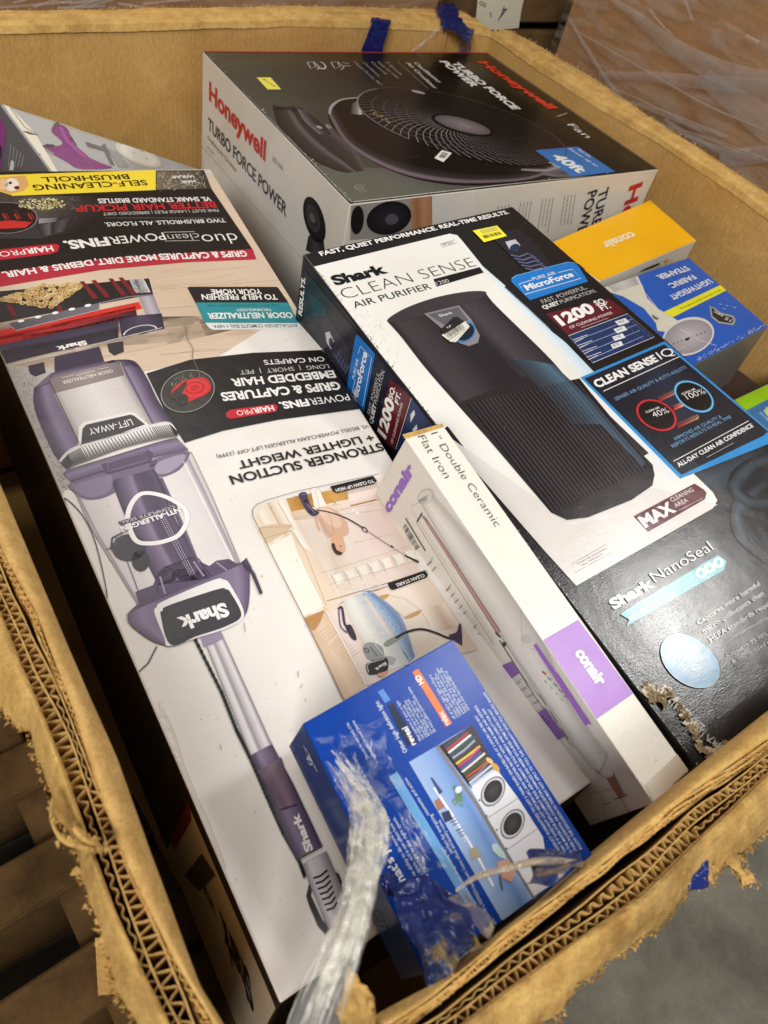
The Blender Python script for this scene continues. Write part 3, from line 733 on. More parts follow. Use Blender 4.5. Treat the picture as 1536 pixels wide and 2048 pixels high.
for cx in (632, 680):
    A.line([(cx - 18, 126), (cx - 6, 124), (cx, 134), (cx - 10, 138), (cx - 18, 126)], 1.6, (214, 212, 204)); A.line([(cx - 4, 125), (cx + 8, 136), (cx + 2, 140)], 1.6, (214, 212, 204))
A.ell((640, 131), (652, 134), (642, 139), (214, 212, 204), 4, r0=.8, t0=-.2, t1=.35); A.line([(684, 126), (698, 128)], 1.6, (214, 212, 204)); A.line([(686, 132), (702, 133)], 1.6, (214, 212, 204))
A.poly([(1070, 302), (1155, 294.5), (1230, 345), (1143, 355)], (52, 118, 190), 6)
A.text('40ft', (1100, 314), (1158, 348), (236, 240, 240), 19, .04, 8); A.text('Feel the', (1153, 300), (1178, 316), (220, 230, 238), 6, .01, 8); A.text('Power up to', (1135, 299), (1192, 335), (220, 230, 238), 6, .01, 8)
A.text('away!*', (1096, 326), (1116, 338), (220, 230, 238), 5, .01, 8)
for r in (5, 10, 15): A.ell((728, 379), (728 + r * 1.3, 379 + r * .1), (728 + r * .3, 379 + r * .55), (140, 140, 130), 4, r0=1 - 1.6 / r, t0=.1 * r / 5, t1=.8)
A.line([(411, 110), (500, 199), (600, 300), (699, 402)], 2.2, (132, 134, 126), 3)
A.line([(706, 405), (1000, 371), (1310, 340)], 2.2, (206, 202, 192), 3)
for k in range(26):                                                       # torn surface fibres left by pulled tape
    x = 757 + rnd(-14, 20); y = 234 + (x - 757) * .45 + rnd(-5, 5); A.line([(x, y), (x + rnd(-6, 7), y + rnd(-4, 4))], rnd(.8, 1.8), (rnd(170, 200), rnd(150, 172), 110), 10)
for k in range(120):
    t = random.random(); x, y = (408 + 294 * t, 108 + 298 * t) if k % 3 else (704 + 606 * t, 405 - 65 * t)
    A.line([(x + rnd(0, 3), y + rnd(-2, 2)), (x + rnd(0, 7), y + rnd(-4, 4))], rnd(.5, 1.4), random.choice(((206, 202, 192), (150, 148, 140), (120, 118, 110))), 9)
for k in range(36): x = rnd(520, 1200); y = rnd(130, 330); A.line([(x, y), (x + rnd(-30, 40), y + rnd(-10, 12))], rnd(.3, .7), (74, 71, 66), 9)
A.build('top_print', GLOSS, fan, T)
st = Art(A.P, A.n); st.poly([(513, 156), (541, 156), (562, 180), (535, 180)], (232, 224, 96), 4); st.text('Easy', (524, 160), (552, 176), (150, 140, 60), 5, .0, 6)
st.build('yellow_sticker', PAPER, fan)
st = Art(A.P, A.n, .0002); st.poly([(868, 319), (883, 303), (903, 309), (886, 327)], (225, 222, 214), 8); barcode(st, (876, 318), (884, 307), (897, 310), (887, 321), l=9, c=(70, 70, 68)); st.build('barcode_sticker', PAPER, fan)
# left side
B0 = T[3] + DN(.62)
A = Art(*plane_of(T[0], T[3], B0, CAM))
A.text('Honeywell', (419, 199), (531, 322), (196, 44, 38), 36, .03)
A.text('TURBO FORCE POWER', (417, 258), (573, 434), (48, 46, 46), 24, .015)
A.text('Oscillating Air Circulator', (416, 277), (474, 346), (96, 94, 90), 8, .0); A.text('HT-930', (415, 296), (428, 310), (150, 148, 140), 5, .0)
A.text('2021/06', (545, 320), (566, 342), (150, 140, 120), 10, .0)
A.ell((629, 440), (652, 462), (629, 398), (30, 28, 30), 2, n=40, col2=(44, 42, 45)); A.ell((627, 437), (641, 450), (627, 412), (66, 62, 66), 3, n=30, col2=(34, 32, 34)); A.ell((626, 436), (632, 441), (626, 427), (96, 92, 96), 4)
A.strip([(618, 470), (612, 500)], [(648, 480), (652, 520)], [(0, (34, 32, 34)), (.5, (70, 66, 68)), (1, (30, 28, 30))], 2, 3)
A.line([(402, 290), (480, 380), (560, 470), (610, 520)], 1.2, (176, 172, 160), 2); A.line([(404, 240), (404, 300)], 1, (200, 196, 186), 2)
A.build('side_print', PRINT, fan, [T[0], T[3], T[3] + DN(.62), T[0] + DN(.62)])
# near side
A = Art(*plane_of(T[3], T[2], T[2] + DN(.62), CAM))
A.poly([(702, 411), (822, 396), (826, 470), (700, 480)], (150, 146, 138), 0)
A.strip([(820, 396), (824, 470)], [(864, 390), (864, 462)], [(0, (176, 128, 92)), (.3, (150, 104, 72)), (.6, (180, 134, 98)), (1, (164, 118, 84))], 1, 2)
A.strip([(864, 390), (864, 462)], [(950, 380), (950, 440)], [(0, (214, 208, 200)), (1, (226, 220, 210))], 1, 2)
A.ell((714, 440), (727, 440), (716, 411), (30, 28, 30), 3, n=30); A.ell((778, 436), (822, 430), (778, 402), (26, 24, 27), 3, n=30, col2=(48, 46, 50)); A.ell((783, 438), (796, 437), (783, 427), (84, 80, 86), 4, n=20)
A.text('TURBO', (1199, 380), (1176, 480), (34, 32, 32), 20, .02); A.text('POWER', (1176, 384), (1148, 486), (34, 32, 32), 20, .02)
A.text('Honeywell', (1260, 372), (1190, 600), (192, 40, 36), 27, .035)
for j in range(4): rulings(A, (1150 - j * 44, 388 + j * 7), (1138 - j * 44, 470), (-7, 1), 4, (140, 136, 126), 2.0, 3, .3, j)
A.build('end_print', PRINT, fan, [T[3], T[2], T[2] + DN(.62), T[3] + DN(.62)])

# ================================================================ vacuum box
VP_, VN = Vector((0, 0, -.318 * S)), Vector((0, -.046, 1)).normalized()
q = lambda a, b, c, d: isect(VP_, VN, a, b, c, d)
Lf, Rt, Nr, Fr = ((560, 2010), (3, 715)), ((425, 345), (781, 914)), ((556, 2012), (1132, 1602)), ((425, 337), (0, 344))
T = [q(*Lf, *Fr), q(*Rt, *Fr), q(*Rt, *Nr), q(*Lf, *Nr)]
vac = thing('vacuum_box', (T[0] + T[2]) / 2 + DN(.75), 'largest flat white box printed with an upright purple vacuum cleaner and upside-down lettering', 'vacuum box')
dn = [DN(.75)] * 4
carton(T, dn, [WHITE, (80, 66, 50), (200, 180, 168), (60, 55, 52), (26, 24, 24), (34, 28, 26)], vac, PRINT, .002)
A = Art(VP_, VN)
oak = [(0, (206, 184, 160)), (.35, (214, 192, 170)), (.7, (204, 180, 156)), (1, (212, 190, 168))]
A.strip([(-150, 345), (-150, 800)], [(422, 339), (600, 630)], oak, 0, 6)
A.strip([(-150, 640), (0, 800)], [(600, 630), (436, 714)], oak, 0, 6)
A.poly([(-150, 347), (424, 340), (430, 350), (-150, 358)], (206, 196, 190), 1)
A.poly([(519, 662), (603, 634), (660, 720), (560, 722), (434, 716)], WHITE, 1)
for k in range(46):                                                        # printed plank grain
    x = rnd(220, 560); y = rnd(540, 740); A.line([(x, y), (x + rnd(30, 120), y + rnd(-14, -4))], rnd(.6, 1.5), random.choice(((188, 160, 134), (226, 206, 184), (196, 170, 146))), 1)
for y in (560, 598, 640, 690): A.line([(320, y + 20), (640, y - 6)], 1.2, (176, 150, 126), 1)
A.poly([(519, 662), (620, 640), (660, 722), (560, 722), (436, 716)], WHITE, 2)
A.f = crop(0, 320, 2.954)
A.poly([(-200, 75), (1205, 62), (1250, 172), (1492, 530), (700, 582), (0, 668), (-300, 710)], (30, 27, 27), 2)
A.poly([(1492, 528), (1515, 590), (1100, 607), (600, 652), (0, 752), (-300, 800), (-300, 704), (0, 664), (700, 578)], (176, 44, 60), 3)
A.poly([(-220, 100), (0, 92), (920, 62), (920, 180), (80, 215), (-220, 232)], (244, 218, 62), 3)
A.strip([(925, 70), (925, 178)], [(1198, 66), (1250, 172)], [(0, (120, 108, 92)), (.5, (96, 88, 78)), (1, (60, 56, 52))], 3, 2)
for k in range(150):
    x = rnd(930, 1215); y = rnd(76, 168); A.line([(x, y), (x + rnd(-26, 26), y + rnd(-24, 24))], .7, random.choice(((190, 176, 146), (60, 54, 48), (220, 210, 190), (140, 120, 90))), 4)
# dog's head at the end of the yellow band
A.poly([(-60, 110), (150, 95), (172, 150), (140, 185), (60, 205), (-20, 180)], (222, 170, 110), 4); A.ell((70, 150), (112, 150), (70, 112), (240, 226, 212), 5); A.ell((62, 140), (72, 140), (62, 132), (60, 46, 40), 6)
A.ell((100, 168), (116, 168), (100, 158), (70, 50, 44), 6); A.ell((20, 150), (50, 150), (20, 118), (228, 190, 140), 5)
A.poly([(0, 190), (70, 212), (80, 260), (0, 262), (-200, 270), (-200, 190)], (70, 66, 62), 4)
# brushroll close-up
A.strip([(60, 215), (-300, 262), (-300, 480)], [(560, 215), (700, 262), (440, 440)], [(0, (60, 56, 52)), (.5, (86, 80, 74)), (.8, (50, 46, 45)), (1, (30, 27, 27))], 3, 8)
A.poly([(60, 360), (220, 350), (450, 330), (460, 350), (380, 430), (240, 470), (0, 470), (-300, 480), (-300, 380)], (54, 51, 54), 4)
A.strip([(230, 350), (230, 380)], [(340, 345), (330, 372)], [(0, (150, 148, 152)), (1, (96, 94, 98))], 5, 2)
A.strip([(220, 395), (250, 455)], [(440, 340), (390, 425)], [(0, (34, 32, 34)), (.3, (96, 94, 98)), (.4, (40, 38, 40)), (.7, (80, 78, 82)), (1, (30, 28, 30))], 5, 4)
A.ell((40, 345), (222, 345), (40, 255), (34, 27, 27), 5, n=40); A.ell((40, 345), (222, 345), (40, 255), (150, 146, 146), 6, r0=.975, n=40)
for dx in (-60, 10, 80, 160): A.line([(dx + 6, 322), (dx + 30, 356)], 3, (190, 44, 46), 6); A.line([(dx + 22, 318), (dx + 46, 352)], 2, (150, 34, 38), 6)
A.poly([(-200, 385), (60, 362), (190, 372), (150, 405), (-200, 420)], (196, 46, 46), 6)
for k in range(170):
    t = rnd(0, 1); x = 120 + 260 * t + rnd(-20, 20); y = 262 + rnd(-36, 40) * (1 - abs(t - .5)); A.ell((x, y), (x + 6, y), (x, y + 3.5), random.choice(((222, 206, 140), (180, 164, 100), (240, 230, 180))), 6, n=7)
for k in range(90): x = rnd(100, 480); y = rnd(222, 310); A.line([(x, y), (x + rnd(-30, 30), y + rnd(-10, 10))], .5, (150, 142, 124), 5)
W_ = (236, 232, 228)
A.text('SELF-CLEANING', (860, 122), (190, 152), (28, 26, 22), 11.5, .015); A.text('BRUSHROLL', (755, 88), (240, 106), (28, 26, 22), 10.5, .015)
A.text('HAIR', (1148, 122), (1068, 127), W_, 6, .02); A.text('WRAP', (1145, 92), (1010, 97), W_, 6, .02)
A.text('VS. SHARK STANDARD BRISTLES', (1240, 222), (575, 234), W_, 9, .025); A.text('BETTER HAIR PICKUP', (1266, 252), (440, 274), (190, 40, 48), 12.5, .03)
A.text('FINE DUST | LARGE PILES | EMBEDDED DIRT', (1286, 293), (605, 315), (200, 196, 192), 6, .005); A.line([(1330, 346), (620, 345)], 1, (130, 126, 124))
A.text('TWO BRUSHROLLS. ALL FLOORS.', (1325, 350), (615, 374), W_, 8, .01)
A.text('duo', (1388, 436), (1182, 446), W_, 23, -.012); A.text('clean', (1168, 436), (985, 446), (200, 196, 192), 14, -.01); A.line([(1180, 478), (975, 482)], 1, W_); A.line([(1150, 426), (968, 430)], 1, W_)
A.text('POWER', (962, 433), (640, 460), W_, 16, .005); A.text('FINS.', (632, 461), (370, 486), W_, 17, .04)
A.poly([(352, 510), (342, 545), (300, 558), (0, 595), (-200, 620), (-200, 560), (0, 533), (300, 500), (338, 500)], (190, 36, 56), 3)
A.text('HAIR', (306, 512), (146, 530), W_, 11, .03); A.text('PRO', (142, 531), (-10, 548), W_, 11, .0)
A.text('GRIPS & CAPTURES', (1450, 541), (934, 560), W_, 12, .03); A.text('MORE DIRT,', (916, 561), (556, 592), W_, 12, .03); A.text('DEBRIS & HAIR.', (538, 594), (8, 668), W_, 12, .03)
# floor head
A.strip([(-250, 800), (-250, 1010)], [(880, 702), (905, 795)], [(0, (38, 34, 36)), (.3, (48, 44, 46)), (.7, (28, 25, 27)), (1, (40, 36, 38))], 3, 6)
for a in (470, 540, 640, 700): A.poly([(a, 722 - (a - 470) * .1), (a + 24, 719 - (a - 470) * .1), (a + 112, 818 - (a - 470) * .1), (a + 80, 824 - (a - 470) * .1)], (116, 32, 36), 4)
for a in (40, 330): A.poly([(a, 860), (a + 24, 857), (a + 60, 925), (a + 30, 930)], (110, 30, 34), 4)
A.strip([(765, 712), (800, 790)], [(850, 705), (890, 785)], [(0, (190, 188, 190)), (.4, (110, 108, 112)), (1, (206, 204, 206))], 4, 3)
for k in range(40): x = rnd(775, 870); y = rnd(712, 785); A.line([(x, y), (x + rnd(-10, 10), y + rnd(-14, 14))], .8, random.choice(((40, 38, 40), (230, 228, 228))), 5)
A.line([(590, 850), (760, 812), (905, 800)], 4, (120, 116, 122), 5)
A.strip([(-250, 1060), (-250, 1120)], [(820, 842), (840, 880)], [(0, (190, 40, 36)), (1, (208, 48, 42))], 4, 4)
A.strip([(-250, 1100), (-250, 1150)], [(800, 868), (810, 925)], [(0, (208, 44, 40)), (.5, (160, 30, 32)), (1, (60, 26, 30))], 4, 4)
A.strip([(820, 815), (870, 935)], [(905, 800), (958, 930)], [(0, (150, 142, 150)), (.5, (184, 176, 184)), (1, (140, 132, 142))], 4, 3)
A.strip([(50, 970), (95, 1010)], [(590, 848), (585, 888)], [(0, (84, 80, 88)), (1, (112, 108, 116))], 5, 2); A.line([(50, 972), (95, 1012), (585, 890), (590, 848)], 1.2, (200, 196, 204), 6)
for x, y in ((125, 956), (225, 932), (327, 908), (425, 886), (520, 864)): A.ell((x, y), (x + 20, y - 3), (x, y - 8), (236, 234, 236), 6, n=12)
A.strip([(-250, 1180), (0, 1060), (400, 1000), (700, 930)], [(-250, 1290), (0, 1215), (400, 1120), (700, 1060)], [(0, (44, 34, 50)), (.4, (64, 52, 76)), (.55, (32, 26, 36)), (1, (44, 36, 54))], 4, 10)
A.strip([(700, 930), (720, 1050)], [(955, 910), (972, 1000)], [(0, (44, 36, 54)), (.5, (76, 64, 88)), (1, (52, 42, 62))], 4, 3)
A.ell((830, 1020), (930, 1000), (826, 982), (214, 210, 214), 5, r0=.9, n=24, t0=.0, t1=.5); A.ell((840, 1012), (890, 1004), (838, 992), (50, 56, 64), 5, n=20); A.line([(40, 1225), (400, 1140), (690, 1060), (960, 995)], 1.6, (216, 210, 218), 6)
A.text('Shark', (505, 1072), (330, 1110), W_, 9, .04, 7)
# cereal
for k in range(210):
    t = random.random(); x = 0 + 480 * t; hi = 830 - 95 * min(1, t * 1.8); lo = 830 + 50 * min(1, t * 1.6) - max(0, t - .62) * 330
    y = rnd(hi, max(hi + 8, lo)); c = random.choice(((222, 190, 130), (200, 164, 104), (236, 208, 152)))
    A.ell((x, y), (x + 17, y - 2), (x, y + 10), c, 6 + k % 3, r0=.35, n=12, col2=mixc(c, (120, 84, 40), .5))
# teal card
A.f = crop(300, 560, 2.743)
A.poly([(205, 46), (215, 40), (695, 40), (705, 48), (762, 130), (250, 130)], (32, 29, 28), 3); A.poly([(250, 127), (758, 127), (815, 240), (300, 238)], (38, 138, 148), 4)
A.poly([(300, 236), (815, 240), (832, 262), (822, 275), (345, 276), (326, 268)], (222, 226, 224), 4)
A.text('TO HELP FRESHEN', (692, 83), (280, 83), W_, 10.5, .025); A.text('YOUR HOME', (608, 54), (332, 56), W_, 9.5, .025)
A.text('ODOR NEUTRALIZER', (776, 182), (312, 186), W_, 11, .03); A.text('TECHNOLOGY', (664, 160), (470, 162), W_, 5, .01); A.line([(745, 165), (670, 165)], 1, W_); A.line([(462, 168), (350, 170)], 1, W_)
A.text('ANTI-ALLERGEN COMPLETE SEAL + HEPA', (806, 245), (345, 250), (70, 70, 70), 6.5, .01); A.text('DESTROYS ODORS FOR FRESHER HOME', (700, 137), (310, 139), (40, 96, 106), 4, .01)
# black band
A.poly([(-20, 515), (220, 440), (560, 402), (945, 386), (1182, 706), (700, 770), (400, 830), (190, 896), (100, 760)], (27, 24, 24), 3)
A.text('ON CARPETS', (950, 425), (620, 444), W_, 9.5, .01); A.text('LONG  |  SHORT  |  PET', (976, 466), (490, 500), (200, 196, 190), 8.5, .0); A.text('EMBEDDED HAIR', (1005, 500), (440, 548), W_, 15, .03)
A.text('GRIPS & CAPTURES', (1032, 562), (384, 624), W_, 16, .035); A.text('POWER', (1082, 628), (870, 655), W_, 14, .0); A.text('FINS.', (862, 656), (703, 676), W_, 14, .04)
A.poly([(700, 695), (692, 725), (440, 765), (420, 755), (418, 732), (440, 715), (680, 684)], (196, 30, 50), 4); A.text('HAIR', (672, 692), (560, 708), W_, 10.5, .03); A.text('PRO', (556, 709), (470, 722), W_, 10.5, -.005)
A.ell((209, 612), (354, 590), (205, 500), (58, 54, 50), 4, n=40); A.ell((209, 612), (354, 590), (205, 500), (170, 166, 164), 8, r0=.975, n=40)
for k in range(80): x = rnd(100, 300); y = rnd(520, 590) - 0; A.line([(x, y), (x + rnd(-14, 14), y + rnd(-30, 30))], .7, random.choice(((150, 142, 124), (100, 94, 84))), 5) if math.hypot((x - 209) / 135, (y - 612) / 100) < .9 else None
A.spoly([(120, 610), (180, 560), (300, 540), (335, 600), (290, 640), (200, 672), (130, 655)], (196, 40, 44), 6); A.ell((245, 598), (325, 590), (243, 548), (214, 52, 54), 7, n=30); A.ell((245, 596), (300, 590), (243, 562), (176, 32, 38), 8, n=30, r0=.8)
A.ell((245, 596), (270, 593), (244, 580), (190, 40, 44), 9, n=20); A.spoly([(110, 640), (160, 590), (200, 560), (190, 600), (150, 660)], (62, 58, 56), 7); A.ell((180, 660), (210, 655), (180, 630), (52, 48, 46), 8)
D_ = (30, 27, 27)
A.text('VS. BISSELL POWERCLEAN ALLERGEN LIFT-OFF (3399)', (1192, 796), (362, 962), (60, 56, 56), 7.5, .0); A.text('+ LIGHTER WEIGHT', (1215, 848), (475, 1000), D_, 15, .025); A.text('STRONGER SUCTION', (1264, 897), (430, 1080), D_, 17, .025)
# lifestyle photographs
A.f = crop(490, 930, 2.164)
WL = (230, 216, 202)
A.poly([(34, 246), (29, 215), (34, 196), (52, 180), (90, 168), (300, 118), (560, 60), (600, 60), (760, 470), (560, 530), (253, 662)], WL, 2)
A.strip([(32, 240), (252, 662)], [(95, 166), (345, 628)], [(0, (240, 230, 216)), (.3, (224, 204, 182)), (.5, (238, 228, 214)), (1, (226, 208, 190))], 3, 6)
A.strip([(95, 166), (345, 628)], [(180, 148), (420, 600)], [(0, (212, 186, 156)), (.3, (232, 216, 198)), (.65, (244, 236, 224)), (1, (222, 202, 182))], 3, 6)
A.strip([(180, 148), (300, 118), (420, 600)], [(540, 66), (620, 200), (760, 480)], [(0, (224, 206, 188)), (.25, (236, 222, 210)), (.6, (232, 214, 206)), (1, (226, 206, 196))], 3, 8)
A.strip([(178, 148), (200, 205)], [(440, 98), (448, 150)], [(0, (196, 148, 78)), (.3, (168, 116, 44)), (.45, (186, 134, 64)), (.75, (206, 156, 84)), (1, (186, 142, 80))], 4, 4)
for k in range(16): x = rnd(185, 430); A.line([(x, rnd(135, 190)), (x + rnd(8, 30), rnd(130, 185))], .8, random.choice(((150, 104, 40), (220, 178, 110), (132, 92, 36))), 5)
A.strip([(196, 205), (212, 240)], [(470, 152), (480, 190)], [(0, (214, 190, 164)), (1, (232, 216, 200))], 4, 3)
A.spoly([(60, 275), (140, 258), (200, 270), (100, 340), (80, 318)], (212, 188, 158), 5); A.line([(62, 276), (200, 268)], 1.4, (190, 162, 128), 6); A.line([(80, 322), (204, 286)], 2.2, (196, 166, 130), 6); A.line([(100, 170), (150, 262)], 2.4, (206, 178, 144), 5); A.line([(140, 158), (180, 230), (210, 280)], 1.4, (200, 172, 138), 5)
A.poly([(98, 362), (120, 345), (205, 300), (240, 420), (340, 612), (252, 655), (170, 500)], (240, 232, 220), 4)
A.spoly([(200, 290), (240, 350), (300, 400), (400, 590), (345, 620), (250, 440)], (226, 206, 182), 5); A.line([(205, 292), (260, 380), (352, 612)], 1.3, (188, 160, 130), 6); A.line([(232, 400), (262, 470), (330, 600)], 3, (250, 246, 236), 6)
for (x0, y0, x1, y1) in ((210, 232, 560, 170), (214, 240, 600, 196), (330, 470, 710, 352), (360, 520, 740, 420), (470, 340, 640, 300)): A.line([(x0, y0), (x1, y1)], 1, (206, 184, 162), 5)
for k in range(7):
    x = 370 + 52 * k; y = 478 - 17 * k; A.line([(x, y), (x + 34, y + 60)], 2.4, (214, 198, 178), 5); A.line([(x + 6, y - 2), (x + 40, y + 58)], 1.2, (248, 242, 230), 5); A.poly([(x + 10, y + 2), (x + 44, y - 10), (x + 60, y + 30), (x + 26, y + 44)], (240, 234, 222), 5)
for k in range(22): A.line([(430 + 6.6 * k, 112 - 1.5 * k), (434 + 6.6 * k, 132 - 1.5 * k)], 1.2, (176, 160, 150), 6)
A.line([(456, 180), (570, 152)], 3.5, (176, 128, 62), 6); A.line([(428, 114), (580, 80)], 1.2, (190, 170, 150), 6)
A.ell((485, 210), (493, 210), (485, 202), (248, 240, 232), 6); A.ell((468, 196), (474, 196), (468, 190), (248, 240, 232), 6)
# figure upside down: pink top, pale trousers, dark hair; hose across
A.spoly([(288, 108), (318, 108), (338, 150), (350, 182), (306, 190), (292, 150)], (236, 228, 220), 7); A.line([(304, 112), (322, 186)], 1.2, (204, 186, 170), 8)
A.spoly([(302, 196), (350, 184), (400, 206), (436, 252), (448, 292), (430, 310), (376, 318), (344, 300), (316, 236)], (216, 176, 152), 8); A.spoly([(320, 200), (352, 190), (392, 214), (418, 258), (400, 276), (350, 254)], (230, 196, 174), 9)
A.line([(350, 200), (372, 240), (384, 300)], 1, (192, 148, 124), 10); A.line([(322, 236), (352, 290), (376, 310)], 1.4, (196, 152, 128), 10)
A.line([(304, 230), (310, 262), (322, 288)], 4.5, (222, 176, 146), 9); A.line([(440, 250), (428, 282), (446, 298)], 4, (222, 180, 152), 9)
A.spoly([(372, 312), (410, 308), (426, 328), (420, 340), (380, 340)], (226, 176, 130), 9); A.spoly([(378, 330), (404, 322), (428, 340), (432, 372), (418, 388), (394, 380), (380, 352)], (226, 176, 146), 10)
A.spoly([(374, 344), (386, 346), (396, 372), (420, 384), (412, 394), (392, 390), (376, 366)], (70, 48, 36), 11); A.ell((412, 356), (415, 357), (411, 353), (60, 40, 34), 12); A.line([(402, 376), (412, 372)], 1, (170, 90, 80), 12)
A.line([(310, 200), (360, 208), (440, 236), (520, 284)], 3.6, (54, 48, 58), 10, sm=True); A.line([(520, 284), (560, 312), (630, 358)], 1.8, (120, 112, 118), 10); A.line([(630, 358), (690, 396)], 1.4, (140, 134, 138), 10); A.line([(690, 396), (750, 426)], 4, (46, 40, 52), 11, wd2=6)
A.ell((516, 284), (530, 290), (514, 272), (84, 70, 104), 11); A.ell((516, 286), (523, 288), (515, 279), (222, 180, 152), 12); A.ell((634, 358), (641, 361), (633, 353), (60, 54, 64), 11)
A.spoly([(232, 130), (262, 122), (272, 150), (290, 190), (320, 210), (296, 226), (268, 206), (242, 160)], (66, 58, 84), 9); A.line([(244, 134), (262, 130)], 3, (120, 112, 140), 10); A.ell((262, 160), (270, 160), (262, 154), (30, 28, 36), 10); A.ell((288, 206), (300, 208), (287, 197), (40, 36, 46), 10); A.line([(270, 176), (300, 214)], 1.6, (150, 140, 170), 11)
A.poly([(366, 98), (552, 52), (570, 74), (558, 86), (398, 126), (382, 120)], (28, 26, 26), 12); A.text('TO CLEAN UP HIGH', (552, 68), (388, 110), W_, 6.5, .02, 13)
# second picture: oak floor, pale stairs, jeans, cleaner
A.strip([(252, 664), (425, 1020)], [(345, 628), (520, 960)], [(0, (206, 176, 146)), (.5, (222, 196, 170)), (1, (210, 184, 156))], 3, 6)
A.strip([(345, 628), (520, 960)], [(400, 605), (600, 930)], [(0, (214, 196, 184)), (.5, (228, 212, 204)), (1, (220, 202, 192))], 3, 6)
A.strip([(400, 605), (600, 930)], [(560, 540), (760, 860)], [(0, (222, 204, 194)), (1, (232, 216, 204))], 3, 6)
A.strip([(560, 540), (760, 860)], [(790, 480), (1010, 800)], [(0, (232, 216, 200)), (.5, (240, 228, 214)), (1, (226, 206, 190))], 3, 8)
A.poly([(255, 668), (342, 630), (330, 670), (305, 712), (290, 718)], (180, 132, 80), 5); A.line([(290, 726), (318, 700), (346, 632)], 1.4, (206, 176, 146), 6)
for k in range(12): x = 300 + 12 * k; A.line([(x, 742 + 10 * k), (x + 62, 700 + 10 * k)], .8, (196, 168, 140), 5)
A.line([(350, 632), (408, 740), (524, 955)], 2.2, (244, 236, 226), 6); A.line([(358, 782), (412, 726)], 1.6, (238, 226, 212), 6)
A.spoly([(548, 580), (612, 562), (622, 566), (606, 582), (570, 590)], (198, 156, 98), 5); A.spoly([(690, 660), (755, 630), (762, 636), (742, 654), (700, 668)], (202, 162, 108), 5); A.line([(610, 600), (690, 662)], 1.4, (206, 184, 162), 5); A.line([(764, 640), (800, 700)], 1.4, (206, 184, 162), 5); A.line([(612, 566), (690, 580), (760, 632)], 1, (212, 192, 170), 5)
A.strip([(790, 620), (830, 720)], [(860, 600), (930, 700)], [(0, (236, 222, 208)), (.5, (216, 192, 170)), (1, (238, 226, 212))], 5, 4)
A.strip([(505, 550), (560, 620), (640, 740), (710, 860)], [(540, 545), (640, 620), (690, 690), (735, 830)], [(0, (186, 200, 216)), (.35, (150, 174, 206)), (.7, (112, 136, 178)), (1, (146, 162, 192))], 6, 12)
for k in range(40): t = rnd(0, 1); x = 560 + 130 * t + rnd(-20, 20); y = 600 + 150 * t + rnd(-10, 20); A.line([(x, y), (x + 3, y + 7)], .8, random.choice(((92, 112, 156), (190, 204, 222), (214, 222, 232))), 7)
A.strip([(425, 590), (470, 700), (560, 850), (590, 900)], [(505, 555), (590, 700), (680, 800), (720, 860)], [(0, (210, 206, 200)), (.4, (226, 224, 216)), (.75, (204, 206, 204)), (1, (196, 206, 216))], 6, 12)
for k in range(70): t = rnd(0, 1); x = 440 + 150 * t + rnd(0, 90); y = 600 + 230 * t + rnd(-30, 40); A.line([(x, y), (x + rnd(-10, 10), y + rnd(-4, 8))], .9, random.choice(((250, 250, 246), (180, 178, 172), (232, 232, 222))), 8)
A.line([(402, 628), (418, 622), (430, 690), (450, 712)], 5.5, (66, 56, 80), 9, sm=True); A.line([(404, 632), (412, 700), (440, 730)], 3, (96, 84, 110), 9, sm=True); A.spoly([(434, 706), (456, 696), (478, 740), (480, 762), (458, 752)], (56, 50, 62), 9)
A.spoly([(510, 790), (540, 770), (590, 790), (600, 830), (570, 850), (530, 840)], (150, 152, 152), 8); A.ell((525, 805), (538, 808), (524, 794), (96, 98, 100), 9, r0=.5); A.spoly([(600, 830), (650, 838), (640, 866), (610, 862)], (176, 178, 178), 8); A.line([(540, 790), (570, 830)], 2, (84, 86, 90), 9); A.line([(560, 780), (596, 822)], 1.4, (224, 224, 222), 9)
A.spoly([(600, 775), (640, 748), (700, 735), (650, 770), (612, 790)], (146, 148, 140), 8)
A.line([(650, 752), (700, 726), (760, 714), (820, 728), (880, 752), (915, 752)], 5.5, (40, 37, 42), 9, sm=True); A.spoly([(880, 740), (914, 726), (924, 692), (934, 700), (938, 780), (926, 776), (900, 760)], (74, 60, 92), 9)
A.spoly([(522, 872), (534, 860), (600, 838), (616, 846), (618, 880), (606, 896), (550, 910), (532, 904)], (38, 38, 40), 10); A.line([(534, 902), (526, 874), (536, 862), (602, 842)], 1.4, (220, 218, 214), 11); A.text('Shark', (606, 856), (558, 886), W_, 6, .03, 12); A.spoly([(572, 906), (610, 888), (616, 902), (590, 922)], (214, 164, 134), 9)
A.poly([(614, 516), (775, 462), (790, 478), (784, 492), (640, 546), (626, 542)], (28, 26, 26), 12); A.text('CLEAN STAIRS', (770, 476), (650, 520), W_, 6.5, .02, 13)
for k in range(30): x = rnd(400, 620); y = 560 + (x - 400) * -.2 + rnd(-30, 30); A.line([(x, y), (x + rnd(10, 40), y - rnd(2, 10))], .9, (250, 248, 240), 10)
A.f = crop(300, 560, 2.743)
A.line([(563, 1300), (562, 1262), (585, 1235), (640, 1212), (800, 1165), (1255, 1068)], 1.4, (120, 116, 112), 8); A.line([(563, 1300), (930, 2030), (1062, 2304)], 1.4, (120, 116, 112), 8); A.line([(968, 1766), (1300, 1668), (1520, 1600)], 1.4, (130, 126, 120), 8)
